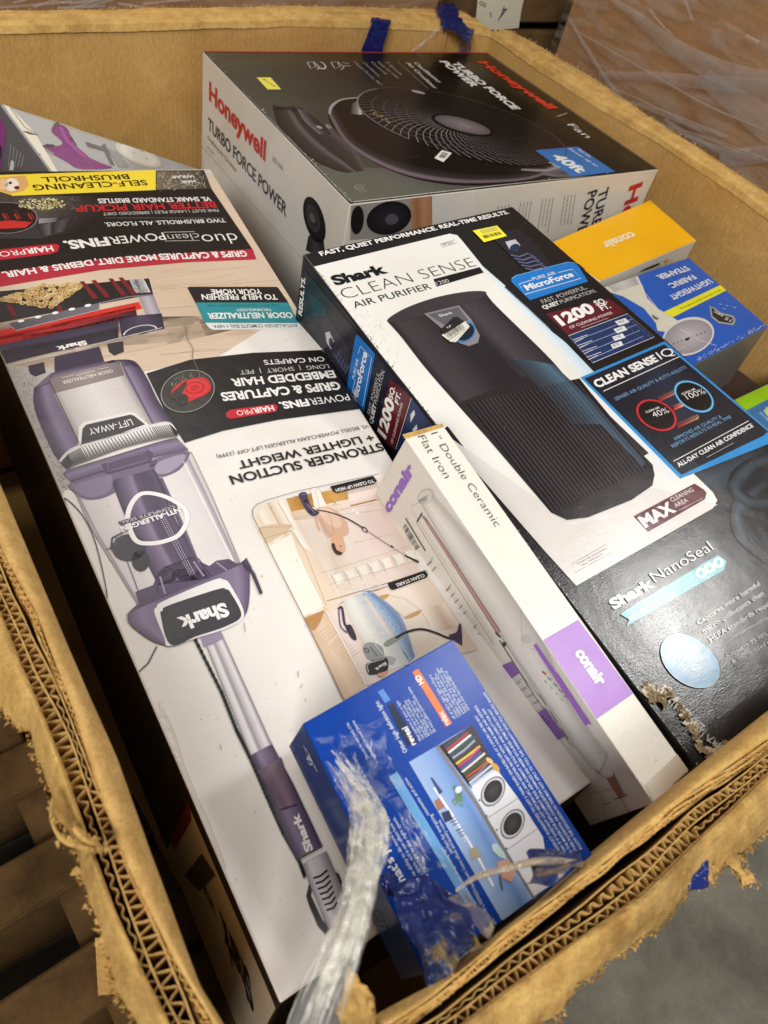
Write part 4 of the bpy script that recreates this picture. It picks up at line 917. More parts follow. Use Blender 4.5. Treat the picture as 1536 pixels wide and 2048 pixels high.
# ---- the cleaner itself
P1, P2, P3, P4c, P5 = (52, 42, 64), (84, 70, 96), (112, 96, 124), (134, 118, 146), (70, 56, 82)
A.f = crop(0, 680, 2.844)
A.strip([(40, 150), (350, 880)], [(300, 160), (420, 800)], [(0, (176, 168, 164)), (1, (190, 182, 178))], 3, 4)
for k in range(750):
    t = random.random(); x = 45 + 310 * t + rnd(0, 150) * (1 - t * .7); y = 160 + 690 * t; A.ell((x, y), (x + 3.2, y), (x, y + 3.2), random.choice(((120, 114, 116), (222, 216, 214), (96, 90, 92), (150, 144, 144))), 3, n=5)
A.poly([(160, 150), (250, 130), (262, 190), (200, 212), (170, 195)], (44, 36, 50), 4); A.poly([(610, 25), (700, 10), (705, 70), (650, 92), (620, 70)], (38, 32, 40), 4)
A.poly([(310, 100), (565, 40), (595, 130), (560, 180), (312, 200)], P1, 4)
A.strip([(195, 275), (190, 350), (215, 450), (300, 640), (345, 700)], [(640, 118), (760, 122), (830, 210), (900, 350), (985, 480)], [(0, P1), (.06, P2), (.12, P4c), (.2, P3), (.8, P3), (.88, P4c), (.95, P2), (1, P1)], 5, 12)
A.poly([(195, 275), (290, 192), (640, 118), (760, 122), (800, 160), (640, 150), (300, 250)], P3, 5)
A.strip([(278, 228), (300, 300), (460, 610)], [(690, 128), (716, 210), (868, 485)], [(0, (150, 140, 138)), (.1, (200, 192, 190)), (.5, (226, 220, 216)), (.9, (206, 198, 196)), (1, (150, 142, 142))], 6, 10)
A.strip([(276, 225), (305, 310)], [(680, 125), (708, 205)], [(0, (126, 112, 112)), (.5, (148, 134, 132)), (1, (120, 106, 108))], 7, 3)
for k in range(26):
    t = (k + .5) / 26; A.line([(312 + 400 * t, 305 - 100 * t), (460 + 405 * t, 600 - 125 * t)], .7, (180, 172, 172), 7)
A.line([(460, 610), (280, 235), (300, 195), (620, 130), (690, 135), (868, 480)], 1.6, (54, 44, 60), 8)
A.text('ODOR NEUTRALIZER', (636, 172), (352, 240), W_, 6.5, .0, 8); A.text('TECHNOLOGY', (540, 176), (430, 205), W_, 3, .0, 8); A.line([(620, 160), (560, 172)], .8, W_, 8); A.line([(420, 205), (350, 222)], .8, W_, 8)
A.poly([(445, 605), (450, 500), (475, 472), (740, 415), (768, 420), (850, 490), (650, 560)], (228, 224, 222), 8); A.poly([(462, 600), (470, 512), (490, 488), (740, 430), (762, 436), (826, 486), (650, 548)], (58, 54, 58), 9)
A.text('LIFT-AWAY', (744, 456), (500, 512), W_, 13.5, .0, 10)
gt = [(335, 692), (380, 640), (450, 602), (650, 545), (850, 487), (960, 470), (1005, 520)]; gb = [(385, 748), (420, 720), (500, 690), (700, 620), (900, 570), (1000, 556), (1012, 548)]
A.strip(gt, gb, [(0, (206, 202, 200)), (.3, (236, 234, 232)), (.7, (160, 154, 152)), (1, (90, 84, 84))], 8, 20)
def lerpP(P, t): s_ = t * (len(P) - 1); i = min(int(s_), len(P) - 2); u = s_ - i; return (P[i][0] * (1 - u) + P[i + 1][0] * u, P[i][1] * (1 - u) + P[i + 1][1] * u)
for k in range(66):
    a = lerpP(gt, (k + .5) / 66); b = lerpP(gb, (k + .5) / 66); A.line([(a[0] + (b[0] - a[0]) * .18, a[1] + (b[1] - a[1]) * .18), (a[0] * .1 + b[0] * .9, a[1] * .1 + b[1] * .9)], 1.7, (52, 46, 48), 9)
# cup
A.strip([(400, 810), (520, 1080), (790, 1520)], [(1065, 630), (1180, 860), (1385, 1300)], [(0, (150, 140, 148)), (.04, (214, 206, 208)), (.3, (222, 214, 212)), (.7, (226, 220, 218)), (.93, (216, 208, 210)), (.97, (150, 142, 150)), (1, (222, 216, 216))], 4, 10)
A.strip([(372, 780), (385, 745), (640, 665), (900, 585), (1005, 562)], [(405, 815), (440, 800), (700, 720), (960, 655), (1072, 632)], [(0, P2), (.4, P4c), (1, P2)], 9, 12)
A.spoly([(408, 812), (700, 722), (870, 685), (880, 740), (640, 880), (540, 912), (470, 905), (425, 870)], P3, 6); A.spoly([(430, 830), (600, 775), (640, 790), (620, 865), (520, 900), (450, 880)], P4c, 7)
A.spoly([(860, 690), (1065, 636), (1062, 690), (1010, 750), (920, 785), (880, 770)], P3, 6); A.spoly([(900, 700), (1045, 655), (1040, 700), (960, 760), (890, 760)], (160, 146, 168), 7)
A.strip([(650, 800), (650, 850), (760, 1120), (900, 1400)], [(870, 740), (905, 790), (1010, 1050), (1190, 1360)], [(0, P1), (.12, P2), (.3, P3), (.42, P4c), (.5, P2), (.75, P5), (.92, P2), (1, P1)], 8, 10)
A.strip([(900, 790), (1010, 1040), (1070, 1180)], [(925, 790), (1040, 1040), (1150, 1310)], [(0, P1), (1, P3)], 9, 5)
for r_ in range(3):
    for k in range(34): t = k / 34; x = 905 + 190 * t + r_ * 13 - 10; y = 990 + 360 * t + r_ * -3; A.ell((x, y), (x + 3.6, y), (x, y + 3.6), (190, 176, 196), 10, n=6)
A.poly([(572, 708), (840, 628), (872, 650), (856, 700), (620, 765), (584, 752)], P2, 10); A.line([(620, 750), (610, 705), (830, 645), (838, 690), (630, 750)], 1.6, P4c, 11); A.line([(585, 750), (575, 712), (838, 632)], 1.2, (150, 136, 160), 11)
A.ell((735, 1185), (830, 1170), (720, 1110), (52, 44, 56), 9, n=24); A.ell((800, 1260), (850, 1250), (790, 1200), (46, 40, 48), 9, n=20); A.line([(700, 1100), (640, 1130), (632, 1190), (680, 1240)], 4, (60, 54, 62), 10); A.line([(735, 1085), (660, 1125), (655, 1190)], 2, (90, 84, 92), 11)
A.line([(604, 1195), (660, 1180), (700, 1200), (790, 1440)], 1.6, (60, 54, 60), 10)
A.line([(410, 820), (560, 1110), (790, 1500)], 1.3, (150, 142, 146), 6); A.line([(1085, 640), (1200, 880), (1372, 1290)], 1.6, (140, 130, 138), 6); A.line([(1040, 690), (1160, 930), (1330, 1270)], 3, (240, 238, 236), 6)
# bottom of the cup
A.strip([(725, 1560), (740, 1620), (860, 1712), (960, 1745)], [(1402, 1270), (1420, 1380), (1400, 1560), (1300, 1640)], [(0, P2), (.1, P4c), (.3, P3), (.7, P3), (.9, P4c), (1, P2)], 9, 8)
A.poly([(770, 1440), (800, 1425), (870, 1400), (900, 1330), (950, 1290), (1080, 1240), (1190, 1290), (1230, 1260), (1300, 1250), (1345, 1275), (1402, 1268), (1404, 1300), (730, 1575), (735, 1550), (790, 1500)], P2, 8)
A.line([(900, 1440), (890, 1350), (930, 1300), (1090, 1240), (1130, 1250), (1200, 1350)], 1.8, (52, 42, 60), 10); A.line([(910, 1350), (940, 1450)], 4, (150, 136, 158), 10); A.line([(1100, 1265), (1160, 1350)], 4, (150, 136, 158), 10); A.line([(1230, 1270), (1290, 1315)], 4, (150, 136, 158), 9)
A.spoly([(880, 1560), (890, 1525), (935, 1488), (1210, 1372), (1270, 1368), (1310, 1400), (1388, 1565), (1300, 1640), (1120, 1700), (960, 1746), (935, 1700)], (230, 226, 226), 10)
A.spoly([(914, 1572), (925, 1545), (960, 1515), (1235, 1424), (1285, 1424), (1312, 1445), (1372, 1570), (1290, 1632), (1120, 1690), (970, 1738)], (56, 52, 57), 11)
A.text('Shark', (1278, 1502), (1006, 1592), (240, 238, 238), 26, .045, 13)
A.strip([(1372, 1270), (1400, 1320)], [(1400, 1245), (1430, 1300)], [(0, P1), (1, P2)], 10, 2); A.line([(1405, 1290), (1440, 1340), (1485, 1450)], 9, (60, 50, 70), 11, wd2=7)
A.line([(820, 878), (935, 896), (1040, 958), (1064, 1030), (1020, 1112), (940, 1150), (850, 1164), (778, 1150), (738, 1080), (728, 1000), (760, 920)], 10, (238, 234, 234), 11, closed=True, sm=True)
A.text('ANTI-ALLERGEN', (1056, 948), (682, 1072), (240, 238, 238), 9.5, .035, 13); A.poly([(1000, 940), (1010, 965), (690, 1062), (672, 1040)], (74, 64, 78), 12); A.text('COMPLETE SEAL', (990, 948), (684, 1040), (214, 206, 216), 6, .0, 13)
A.line([(375, 905), (470, 1000), (545, 1160), (608, 1440), (575, 1430), (440, 1140), (378, 945)], 2.2, (66, 58, 58), 4, closed=True, sm=True)
A.line([(892, 1745), (845, 1838), (788, 1892), (752, 1872)], 3, (70, 66, 68), 5)
# wand
A.f = crop(380, 1240, 2.535)
A.poly([(50, 80), (150, 45), (165, 100), (110, 130), (70, 140)], (150, 136, 164), 5)
A.strip([(68, 100), (304, 690)], [(160, 68), (415, 632)], [(0, (130, 120, 126)), (.12, (206, 200, 202)), (.3, (228, 224, 226)), (.45, (150, 142, 148)), (.6, (196, 190, 194)), (.8, (226, 222, 224)), (1, (120, 112, 120))], 4, 4)
pts = [(28, 105), (160, 370), (235, 560), (304, 700), (390, 900), (470, 1080), (555, 1230), (580, 1300)]
A.line(pts, 6, (40, 37, 40), 6)
for k in range(64): p = lerpP(pts, k / 63); A.ell(p, (p[0] + 9, p[1] + 2), (p[0] - 4, p[1] + 10), (36, 33, 36), 6, n=7)
A.strip([(304, 692), (400, 900), (535, 1215)], [(415, 632), (530, 850), (668, 1145)], [(0, P1), (.15, P2), (.35, P4c), (.6, P3), (.85, P2), (1, P1)], 7, 8)
A.strip([(340, 770), (480, 970)], [(460, 700), (540, 930)], [(0, (96, 76, 92)), (.5, (128, 104, 120)), (1, (84, 66, 84))], 8, 5); A.line([(305, 690), (418, 630)], 1.5, (160, 146, 168), 9); A.line([(455, 965), (540, 940)], 3, (54, 42, 60), 9); A.line([(540, 1222), (672, 1150)], 2.5, (54, 44, 60), 9)
A.text('Shark', (622, 1168), (546, 980), (238, 236, 236), 15, .045, 10)
A.strip([(572, 1240), (600, 1330), (700, 1570)], [(690, 1178), (730, 1270), (830, 1500)], [(0, (130, 122, 130)), (.25, (214, 208, 212)), (.6, (196, 190, 196)), (1, (120, 112, 120))], 7, 6)
A.line([(612, 1340), (600, 1400), (615, 1440), (660, 1540), (700, 1580)], 8, (34, 31, 35), 6, wd2=14); A.poly([(715, 1270), (752, 1290), (768, 1330), (760, 1380), (735, 1320)], (40, 36, 40), 6)
for k in range(7): A.line([(624 + 11 * k, 1312 + 27 * k), (660 + 11 * k, 1300 + 27 * k), (696 + 8 * k, 1270 + 27 * k)], 4, (36, 33, 36), 9)
# knocks, flecks and splinters on the face
A.f = ID
A.line([(371, 652), (374, 680), (386, 700), (384, 716), (396, 742), (404, 775)], 1.2, (130, 108, 76), 12)
for (x, y, a, b) in ((487, 1248, 3, 18), (594, 1345, 2, 12), (520, 1154, 6, 2), (600, 1378, 4, -8), (610, 1400, 0, 5), (440, 1490, 2, 10)): A.line([(x, y), (x + a, y + b)], 1.6, (176, 132, 92), 12)
for k in range(70): x = rnd(240, 620); y = rnd(900, 1900); A.line([(x, y), (x + rnd(-3, 3), y + rnd(-2, 2))], 1.2, (120, 110, 104), 12)
for k in range(60): t = rnd(0, 1); x = 318 + 110 * t + rnd(-3, 3); y = 1400 + 330 * t; A.line([(x, y), (x + rnd(-4, 4), y + rnd(2, 9))], 1.4, (246, 244, 240), 12)
A.line([(318, 1400), (350, 1470), (368, 1530), (392, 1590), (420, 1650), (452, 1735)], 1.6, (206, 200, 194), 11)
A.line([(6, 716), (246, 1298), (556, 2006)], 2.4, (150, 122, 92), 12)
A.line([(430, 345), (520, 490), (600, 620)], 3, (196, 180, 170), 2)
A.build('front_print', PRINT, vac, T)
# near end, black with teal words
A = Art(*plane_of(T[3], T[2], T[3] + DN(.7), CAM)); TE = (50, 180, 176)
A.f = crop(500, 1700, 2.56)
A.text('TO HELP FRESHEN', (775, 552), (240, 945), TE, 17, .02); A.text('YOUR HOME', (660, 530), (420, 690), TE, 15, .02); A.line([(780, 640), (640, 740)], 1, (90, 88, 86), 4)
A.f = ID; A.text('OUR POCS', (1260, 1590), (1146, 1675), TE, 13, .03); A.text('PODS', (1215, 1600), (1146, 1650), TE, 13, .03) if False else None
A.build('end_print', PRINT, vac, [T[3], T[2], T[2] + DN(.75), T[3] + DN(.75)])
# long left side
A = Art(*plane_of(T[0], T[3], T[3] + DN(.7), CAM)); A.f = ID
A.poly([(380, 1615), (545, 1998), (580, 2090), (470, 2120), (300, 1760)], (214, 196, 168), 0)
A.poly([(380, 1600), (384, 1640), (350, 1700), (340, 1680)], (130, 26, 28), 1); A.poly([(405, 1706), (433, 1750), (400, 1782), (370, 1750)], (70, 64, 56), 2)
A.text('Shark', (500, 1950), (440, 1822), (22, 20, 20), 84, .04, 3); A.text('NAVIGATOR', (428, 1806), (396, 1738), (44, 40, 36), 30, .02, 3); A.text('duo', (344, 1560), (326, 1520), (96, 92, 90), 16, .0, 3)
A.build('side_print', PRINT, vac, [T[0], T[3], T[3] + DN(.75), T[0] + DN(.75)])

# ================================================================ air purifier box
PP, PN = Vector((0, 0, -.31 * S)), Vector((0, -.175, 1)).normalized()
q = lambda a, b, c, d: isect(PP, PN, a, b, c, d)
Lf, Rt, Nr, Fr = ((605, 508), (1398, 1544)), ((1025, 412), (1536, 857)), ((1400, 1544), (1545, 1448)), ((605, 508), (1025, 412))
T = [q(*Lf, *Fr), q(*Rt, *Fr), q(*Rt, *Nr), q(*Lf, *Nr)]
pur = thing('air_purifier_box', (T[0] + T[2]) / 2 + DN(.55), 'black and white box printed with a tall dark air purifier, leaning beside the vacuum box', 'air purifier box')
carton(T, DN(.55), [(30, 28, 28), (60, 50, 40), BLACK, (24, 24, 26), (32, 29, 30), (26, 28, 34)], pur, PURP, .002)
A = Art(PP, PN); c6 = crop(590, 400, 3.012); c7 = crop(1000, 400, 2.866); c8 = crop(1000, 900, 2.866)
A.f = ID
A.poly([(628, 534), (899, 468), (914, 471), (924, 482), (965, 533), (1100, 650), (1160, 756), (1250, 850), (1384, 945), (1425, 985), (1434, 1001), (1425, 1017), (1152, 1172), (1084, 1097), (895, 853), (882, 861), (706, 639)], (232, 229, 222), 1)
A.strip([(900, 470), (1100, 690), (1330, 960)], [(965, 533), (1135, 690), (1384, 950)], [(0, (232, 229, 224)), (.5, (214, 226, 234)), (1, (190, 214, 230))], 2, 8)
A.poly([(880, 862), (1084, 1097), (1152, 1172), (1434, 1010), (1304, 975), (1133, 1040)], (222, 216, 212), 2)
# smoke wisps printed on the black
for wl_, (pts, wd) in enumerate((([(1300, 980), (1420, 960), (1536, 900)], 60), ([(1540, 1120), (1480, 1080), (1470, 1020), (1536, 960)], 26), ([(1600, 1000), (1500, 1010), (1460, 980), (1500, 930), (1600, 900)], 30))):
    W3 = [A.w(p, .35 * wl_) for p in pts]
    P = smooth(resample(W3, .006), 8); a = []
    vs = []; cs = []; fs = []; m = 7
    for i, p in enumerate(P):
        d = (P[min(i + 1, len(P) - 1)] - P[max(i - 1, 0)]).normalized(); q2 = A.n.cross(d); e = math.sin(math.pi * i / (len(P) - 1)) ** .6
        for j in range(m):
            u = j / (m - 1) * 2 - 1; vs.append(p + q2 * u * wd * .00032 * (1 + .3 * nz(p, 30))); g_ = (1 - u * u) ** 2 * e
            cs.append(L(mixc((24, 22, 22), (70, 86, 102), g_ * .75)))
    for i in range(len(P) - 1):
        for j in range(m - 1): a_ = i * m + j; f = (a_, a_ + 1, a_ + m + 1, a_ + m); fs.append(f)
    fs = [f if (vs[f[1]] - vs[f[0]]).cross(vs[f[2]] - vs[f[0]]).dot(A.n) > 0 else f[::-1] for f in fs]
    A.add(vs, fs, cs)
A.text('FAST, QUIET PERFORMANCE. REAL-TIME RESULTS.', (642, 513), (1018, 428), W_, 9.5, .03)
A.f = c6
A.text('Shark', (243, 517), (562, 438), (22, 20, 20), 21, .05); A.text('CLEAN SENSE', (300, 602), (1094, 400), (60, 56, 56), 25, -.022); A.text('AIR PURIFIER', (360, 655), (826, 536), (34, 32, 32), 14.5, .0)
A.poly([(832, 480), (1110, 407), (1136, 440), (852, 525)], (26, 24, 24), 4); A.text('1200', (856, 516), (930, 497), (226, 224, 220), 8, -.01); A.line([(872, 268), (962, 243), (972, 262), (884, 288)], .9, (150, 148, 146), 4, closed=True); A.text('HP202', (886, 280), (958, 262), (130, 128, 126), 5, .0)
# product
A.strip([(555, 735), (640, 830), (780, 1010), (980, 1240), (1536, 1862)], [(1146, 560), (1215, 645), (1536, 960), (1700, 1160), (1980, 1480)], [(0, (38, 32, 35)), (.08, (66, 58, 62)), (.22, (60, 52, 56)), (.4, (42, 35, 40)), (.62, (40, 33, 39)), (.74, (70, 62, 67)), (.86, (62, 54, 60)), (1, (42, 36, 41))], 4, 14)
A.spoly([(553, 730), (600, 690), (700, 640), (850, 590), (1000, 560), (1100, 552), (1150, 560), (1120, 590), (1000, 640), (830, 690), (680, 725), (590, 742)], (62, 54, 58), 6)
A.f = c8
A.strip([(-85, -95), (100, 110), (290, 360)], [(300, -60 - 500 + 510), (600, 20 - 240), (850, 20)], [(0, (46, 38, 42)), (1, (46, 38, 42))], 4, 2)
A.f = ID
A.poly([(915, 808), (1101, 1026), (1133, 1041), (1174, 1036), (1262, 1001), (1304, 972), (1308, 950), (1304, 930), (1107, 731)], (42, 36, 38), 5)
gl, gr = [(932, 808), (1010, 905), (1101, 1026)], [(1158, 758), (1215, 830), (1304, 934)]
A.strip(gl, gr, [(0, (40, 33, 36)), (.2, (54, 46, 50)), (.5, (46, 36, 40)), (.8, (50, 44, 48)), (1, (38, 33, 36))], 6, 5)
A.poly([(1101, 1026), (1133, 1041), (1174, 1036), (1262, 1001), (1304, 970), (1308, 950), (1304, 934), (1230, 985), (1150, 1014)], (40, 35, 36), 7)
A.strip([(1012, 713), (1090, 790), (1255, 985)], [(1107, 731), (1180, 800), (1290, 925)], [(0, (50, 48, 54)), (.4, (58, 70, 82)), (.8, (78, 104, 124)), (1, (56, 70, 84))], 7, 6)
A.poly([(1120, 850), (1200, 850), (1300, 950), (1255, 990)], (46, 40, 43), 8)
for k in range(56):
    t = (k + .5) / 56; a = lerpP(gl, 0); a0 = (gl[0][0] + (gr[0][0] - gl[0][0]) * t, gl[0][1] + (gr[0][1] - gl[0][1]) * t); b0 = (gl[2][0] + (gr[2][0] - gl[2][0]) * t, gl[2][1] + (gr[2][1] - gl[2][1]) * t)
    A.line([a0, ((a0[0] + b0[0]) / 2, (a0[1] + b0[1]) / 2), b0], 1.5, (74, 66, 68) if k % 2 else (28, 23, 25), 9)
A.f = c6
A.poly([(775, 690), (985, 640), (1060, 725), (1110, 820), (1100, 865), (1045, 885), (990, 868), (930, 820)], (132, 128, 134), 8); A.poly([(800, 695), (980, 650), (1040, 730), (900, 760)], (96, 92, 97), 9); A.text('Shark', (870, 712), (950, 690), (206, 204, 206), 6, .02, 10)
A.ell((1018, 800), (1084, 785), (1020, 862), (60, 120, 180), 10, r0=.0, n=30); A.ell((1018, 800), (1076, 788), (1020, 852), (26, 34, 46), 11, n=30)
# small picture of the purifier, waves
A.poly([(1190, 235), (1230, 205), (1350, 175), (1480, 300), (1570, 430), (1480, 460), (1380, 420), (1260, 300)], (38, 36, 42), 3); A.poly([(1265, 255), (1325, 240), (1355, 275), (1335, 310), (1290, 300)], (190, 190, 196), 4); A.ell((1322, 290), (1352, 284), (1322, 268), (40, 50, 80), 5)
for k in range(5): A.line([(1296 + 22 * k, 335 + 20 * k), (1350 + 22 * k, 345 + 20 * k), (1400 + 22 * k, 325 + 22 * k), (1450 + 22 * k, 350 + 20 * k)], 2.5, (108, 112, 160), 5)
# info column
A.f = c7
A.poly([(20, 500), (470, 360), (500, 440), (880, 790), (530, 940), (300, 760)], (28, 26, 28), 2)
A.poly([(62, 470), (66, 448), (90, 435), (385, 358), (425, 362), (450, 385), (502, 470), (170, 577)], (30, 118, 196), 4); A.line([(64, 458), (88, 437), (385, 360), (424, 364)], 1.5, (110, 176, 226), 5)
A.line([(180, 462), (108, 485), (138, 545), (462, 452), (412, 400), (330, 420)], 1.3, W_, 5); A.text('PURE AIR', (190, 466), (322, 428), W_, 7.5, .0, 6); A.text('MicroForce', (154, 522), (424, 440), W_, 13, .03, 6)
A.text('FAST, POWERFUL,', (246, 598), (498, 512), (190, 188, 188), 9.5, -.005); A.text('QUIET', (250, 630), (342, 600), W_, 8.5, .03); A.text('PURIFICATION.', (350, 597), (552, 530), (200, 198, 198), 8.5, -.005)
A.poly([(258, 655), (622, 568), (724, 642), (388, 778)], (96, 30, 40), 4); A.text('1200', (350, 724), (548, 640), (240, 238, 236), 24, .05, 6); A.text('SQ.', (552, 610), (614, 590), (240, 238, 236), 12, .03, 6); A.text('FT.', (584, 638), (636, 620), (240, 238, 236), 12, .03, 6)
A.text('OF CLEANING POWER', (402, 742), (646, 654), (222, 210, 210), 6, .01, 6); A.line([(462, 735), (620, 680)], 1, (200, 180, 180), 6)
A.poly([(390, 784), (726, 658), (880, 788), (528, 936)], (34, 54, 100), 4); A.line([(390, 782), (726, 656), (882, 788), (528, 937)], 1.4, (206, 210, 220), 6, closed=True)
for k in range(4):
    y0 = 33 * k; A.line([(426 + 33 * k, 812 + y0), (758 + 33 * k - 12 * k, 684 + y0)], 1.1, (170, 178, 200), 5)
    A.poly([(655 - 8 * k, 700 + 44 * k), (715 - 8 * k, 680 + 44 * k), (740 - 12 * k, 704 + 44 * k), (680 - 12 * k, 724 + 44 * k)], (226, 228, 230), 6)
    A.text(('450', '243', '118', '62')[k], (678 - 10 * k, 712 + 44 * k), (712 - 10 * k, 700 + 44 * k), (40, 46, 70), 4.5, .0, 7)
    for j in range(2): A.line([(416 + 26 * k + j * 10, 806 + 33 * k + j * 14), (500 - j * 22 + 26 * k, 776 + 33 * k + j * 18)], 1.6, (206, 208, 216), 6)
for k in range(12): A.line([(745 + 11 * k, 694 + 9.4 * k), (750 + 11 * k, 698 + 9.4 * k)], 1, (150, 160, 184), 6); A.line([(700 + 11 * k, 700 + 10 * k), (705 + 11 * k, 704 + 10 * k)], 1, (150, 160, 184), 6)
A.poly([(458, 1020), (942, 812), (1600, 1375), (1030, 1600)], (50, 140, 208), 3); A.poly([(482, 1026), (940, 830), (1600, 1395), (1530, 1330), (1510, 1352), (1038, 1578)], (30, 32, 42), 4)
A.poly([(482, 1026), (940, 830), (1534, 1330), (1038, 1578)], (30, 32, 42), 5)
A.strip([(700, 1000), (900, 1350)], [(1010, 900), (1260, 1180)], [(0, (30, 32, 42)), (.5, (40, 46, 64)), (1, (30, 33, 44))], 6, 4)
A.text('CLEAN SENSE', (556, 1082), (906, 925), (240, 238, 238), 17, .04, 8); A.text('IQ', (920, 918), (1002, 884), (240, 238, 238), 18, .0, 8); A.line([(590, 1100), (1024, 902)], 1.8, W_, 8)
LB = (120, 164, 204)
A.text('SENSES AIR QUALITY & AUTO-ADJUSTS', (662, 1155), (1068, 968), LB, 7.5, .0, 8); A.text('IMPROVES AIR QUALITY &', (1004, 1383), (1268, 1250), LB, 7.5, .0, 8); A.text('REPORTS RESULTS IN REAL TIME', (988, 1425), (1325, 1252), LB, 7.5, .0, 8)
for r_, (x, y) in enumerate(((900, 1135), (985, 1185), (1010, 1285))):
    for k in range(12): t = k / 11; c = mixc((200, 60, 56), (216, 180, 130), t); xx = x + 110 * t * (1 if r_ != 1 else .5); yy = y - 50 * t * (1 if r_ != 1 else .5); A.line([(xx, yy), (xx + 14, yy + 10), (xx + 8, yy + 26)], 1.6, c, 8)
A.ell((893, 1237), (1006, 1250), (872, 1148), (196, 44, 52), 9, n=40); A.ell((893, 1237), (994, 1249), (874, 1158), (22, 20, 22), 10, n=40); A.ell((1108, 1130), (1218, 1150), (1085, 1042), (100, 176, 226), 9, n=40); A.ell((1108, 1130), (1207, 1148), (1087, 1052), (22, 20, 22), 10, n=40)
A.text('CLEAN AIR', (834, 1228), (912, 1198), W_, 4.5, .01, 12); A.text('40%', (880, 1254), (968, 1222), W_, 13, -.01, 12); A.text('CLEAN AIR', (1040, 1124), (1118, 1092), W_, 4.5, .01, 12); A.text('100%', (1072, 1150), (1176, 1112), W_, 13, -.01, 12)
A.line([(990, 1502), (1420, 1270)], 1.6, W_, 8); A.text('ALL-DAY CLEAN AIR CONFIDENCE', (1022, 1535), (1450, 1302), (240, 238, 238), 9.5, .025, 8); A.line([(1180, 1480), (1335, 1396)], 1, (190, 180, 180), 8)
A.f = c8
A.poly([(762, 382), (1112, 194), (1165, 228), (1182, 248), (1172, 285), (846, 472)], (92, 28, 38), 4); A.text('MAX', (828, 448), (1008, 350), (240, 236, 236), 24, .05, 6); A.text('CLEANING', (984, 302), (1110, 238), (232, 222, 222), 9.5, .0, 6); A.text('AREA', (1006, 334), (1078, 298), (232, 222, 222), 9.5, .0, 6); A.line([(1020, 350), (1155, 280)], 1, (200, 170, 170), 6)
A.line([(410, 655), (604, 545), (640, 590), (424, 706)], .9, (120, 118, 116), 4, closed=True); A.text('Complies with ozone emissions', (440, 662), (610, 568), (110, 108, 106), 4, .0, 5); A.text('limits. CARB certified.', (470, 668), (588, 602), (110, 108, 106), 4, .0, 5)
A.text('Shark', (650, 916), (885, 780), (238, 236, 234), 21, .045); A.text('NanoSeal', (888, 762), (1222, 572), (232, 230, 228), 23, -.01)
A.poly([(684, 942), (1245, 603), (1296, 640), (1278, 690), (722, 1012), (738, 975)], (88, 168, 178), 4); A.text('PET PROTECTION', (742, 984), (1004, 832), (214, 232, 232), 8.5, .02, 6)
for x, y in ((1148, 708), (1198, 678), (1248, 648)): A.ell((x, y), (x + 32, y), (x, y + 30), (214, 232, 234), 6, n=20); A.ell((x, y), (x + 14, y), (x, y + 17), (96, 168, 176), 7, n=7)
A.text('Captures more harmful', (1136, 1005), (1490, 776), (226, 222, 218), 10.5, .0); A.text('micro-pollutants than', (1168, 1055), (1512, 830), (226, 222, 218), 10.5, .0); A.text('HEPA standards require*', (1206, 1103), (1590, 862), (226, 222, 218), 10.5, .0)
A.line([(1340, 1070), (1600, 925)], 1.2, (190, 186, 182), 5); A.text('Captures 99.98% of large', (1298, 1190), (1640, 1005), (200, 198, 196), 8.5, -.005); A.text('& micro-sized particles', (1332, 1226), (1640, 1058), (200, 198, 196), 8.5, -.005)
A.ell((1085, 1210), (1250, 1245), (1060, 1062), (110, 170, 214), 6, n=44, col2=(190, 216, 232)); A.ell((1085, 1210), (1250, 1245), (1060, 1062), (206, 226, 238), 7, r0=.985, n=44); A.text('TRUE HEPA', (1000, 1235), (1170, 1130), (226, 236, 240), 11, .02, 8); A.text('FILTER', (1050, 1262), (1165, 1192), (226, 236, 240), 9, .02, 8)
A.text('*Based on IEST-RP-CC001.6, 0.1-0.12 microns', (1242, 1545), (1402, 1422), (150, 146, 142), 5, .0)
A.f = ID
# worn edges and torn corner
for k in range(240):
    t = random.random() ** .8; x = 640 + 760 * t; y = 551 + 985 * t + (x - 640 - 760 * t); p = (605 + 793 * t + 2, 508 + 1036 * t)
    A.line([(p[0] + rnd(-2, 5), p[1] + rnd(-3, 3)), (p[0] + rnd(-2, 6), p[1] + rnd(-4, 6))], rnd(.6, 1.8), random.choice(((206, 200, 190), (168, 160, 150), (90, 84, 80))), 9)
for (cx, cy, r_) in ((1300, 1385, 20), (1318, 1392, 16), (1330, 1380, 12), (1350, 1400, 7), (1365, 1430, 10), (1376, 1446, 13), (1385, 1462, 10), (1396, 1484, 8), (1410, 1500, 10), (1425, 1503, 14), (1440, 1494, 8)):
    n_ = 11; pts = [(cx + math.cos(6.283 * i / n_) * r_ * rnd(.5, 1.25), cy + math.sin(6.283 * i / n_) * r_ * rnd(.35, .9)) for i in range(n_)]; A.poly(pts, random.choice(((186, 168, 138), (170, 150, 118), (200, 184, 156))), 10 + int(r_) % 3)
for k in range(90): t = rnd(0, 1); x = 1340 + 100 * t + rnd(-8, 8); y = 1400 + 100 * t + rnd(-10, 6); A.line([(x, y), (x + rnd(-8, 10), y + rnd(-4, 12))], rnd(.7, 1.6), (220, 214, 204), 13)
for k in range(80): t = rnd(0, 1); A.line([(1410 + 126 * t, 1536 - 80 * t + rnd(-6, 2)), (1420 + 126 * t, 1528 - 80 * t + rnd(-6, 2))], rnd(.6, 1.4), (150, 144, 136), 10)
for k in range(60): x = 705 + rnd(-8, 90); y = 600 + (x - 705) * 1.3 + rnd(-25, 25); A.line([(x, y), (x + rnd(-2, 3), y + rnd(-2, 5))], 1.0, (196, 190, 178), 12)
A.build('front_print', PURP, pur, T)
acc = Acc(); rr = random.Random(5)
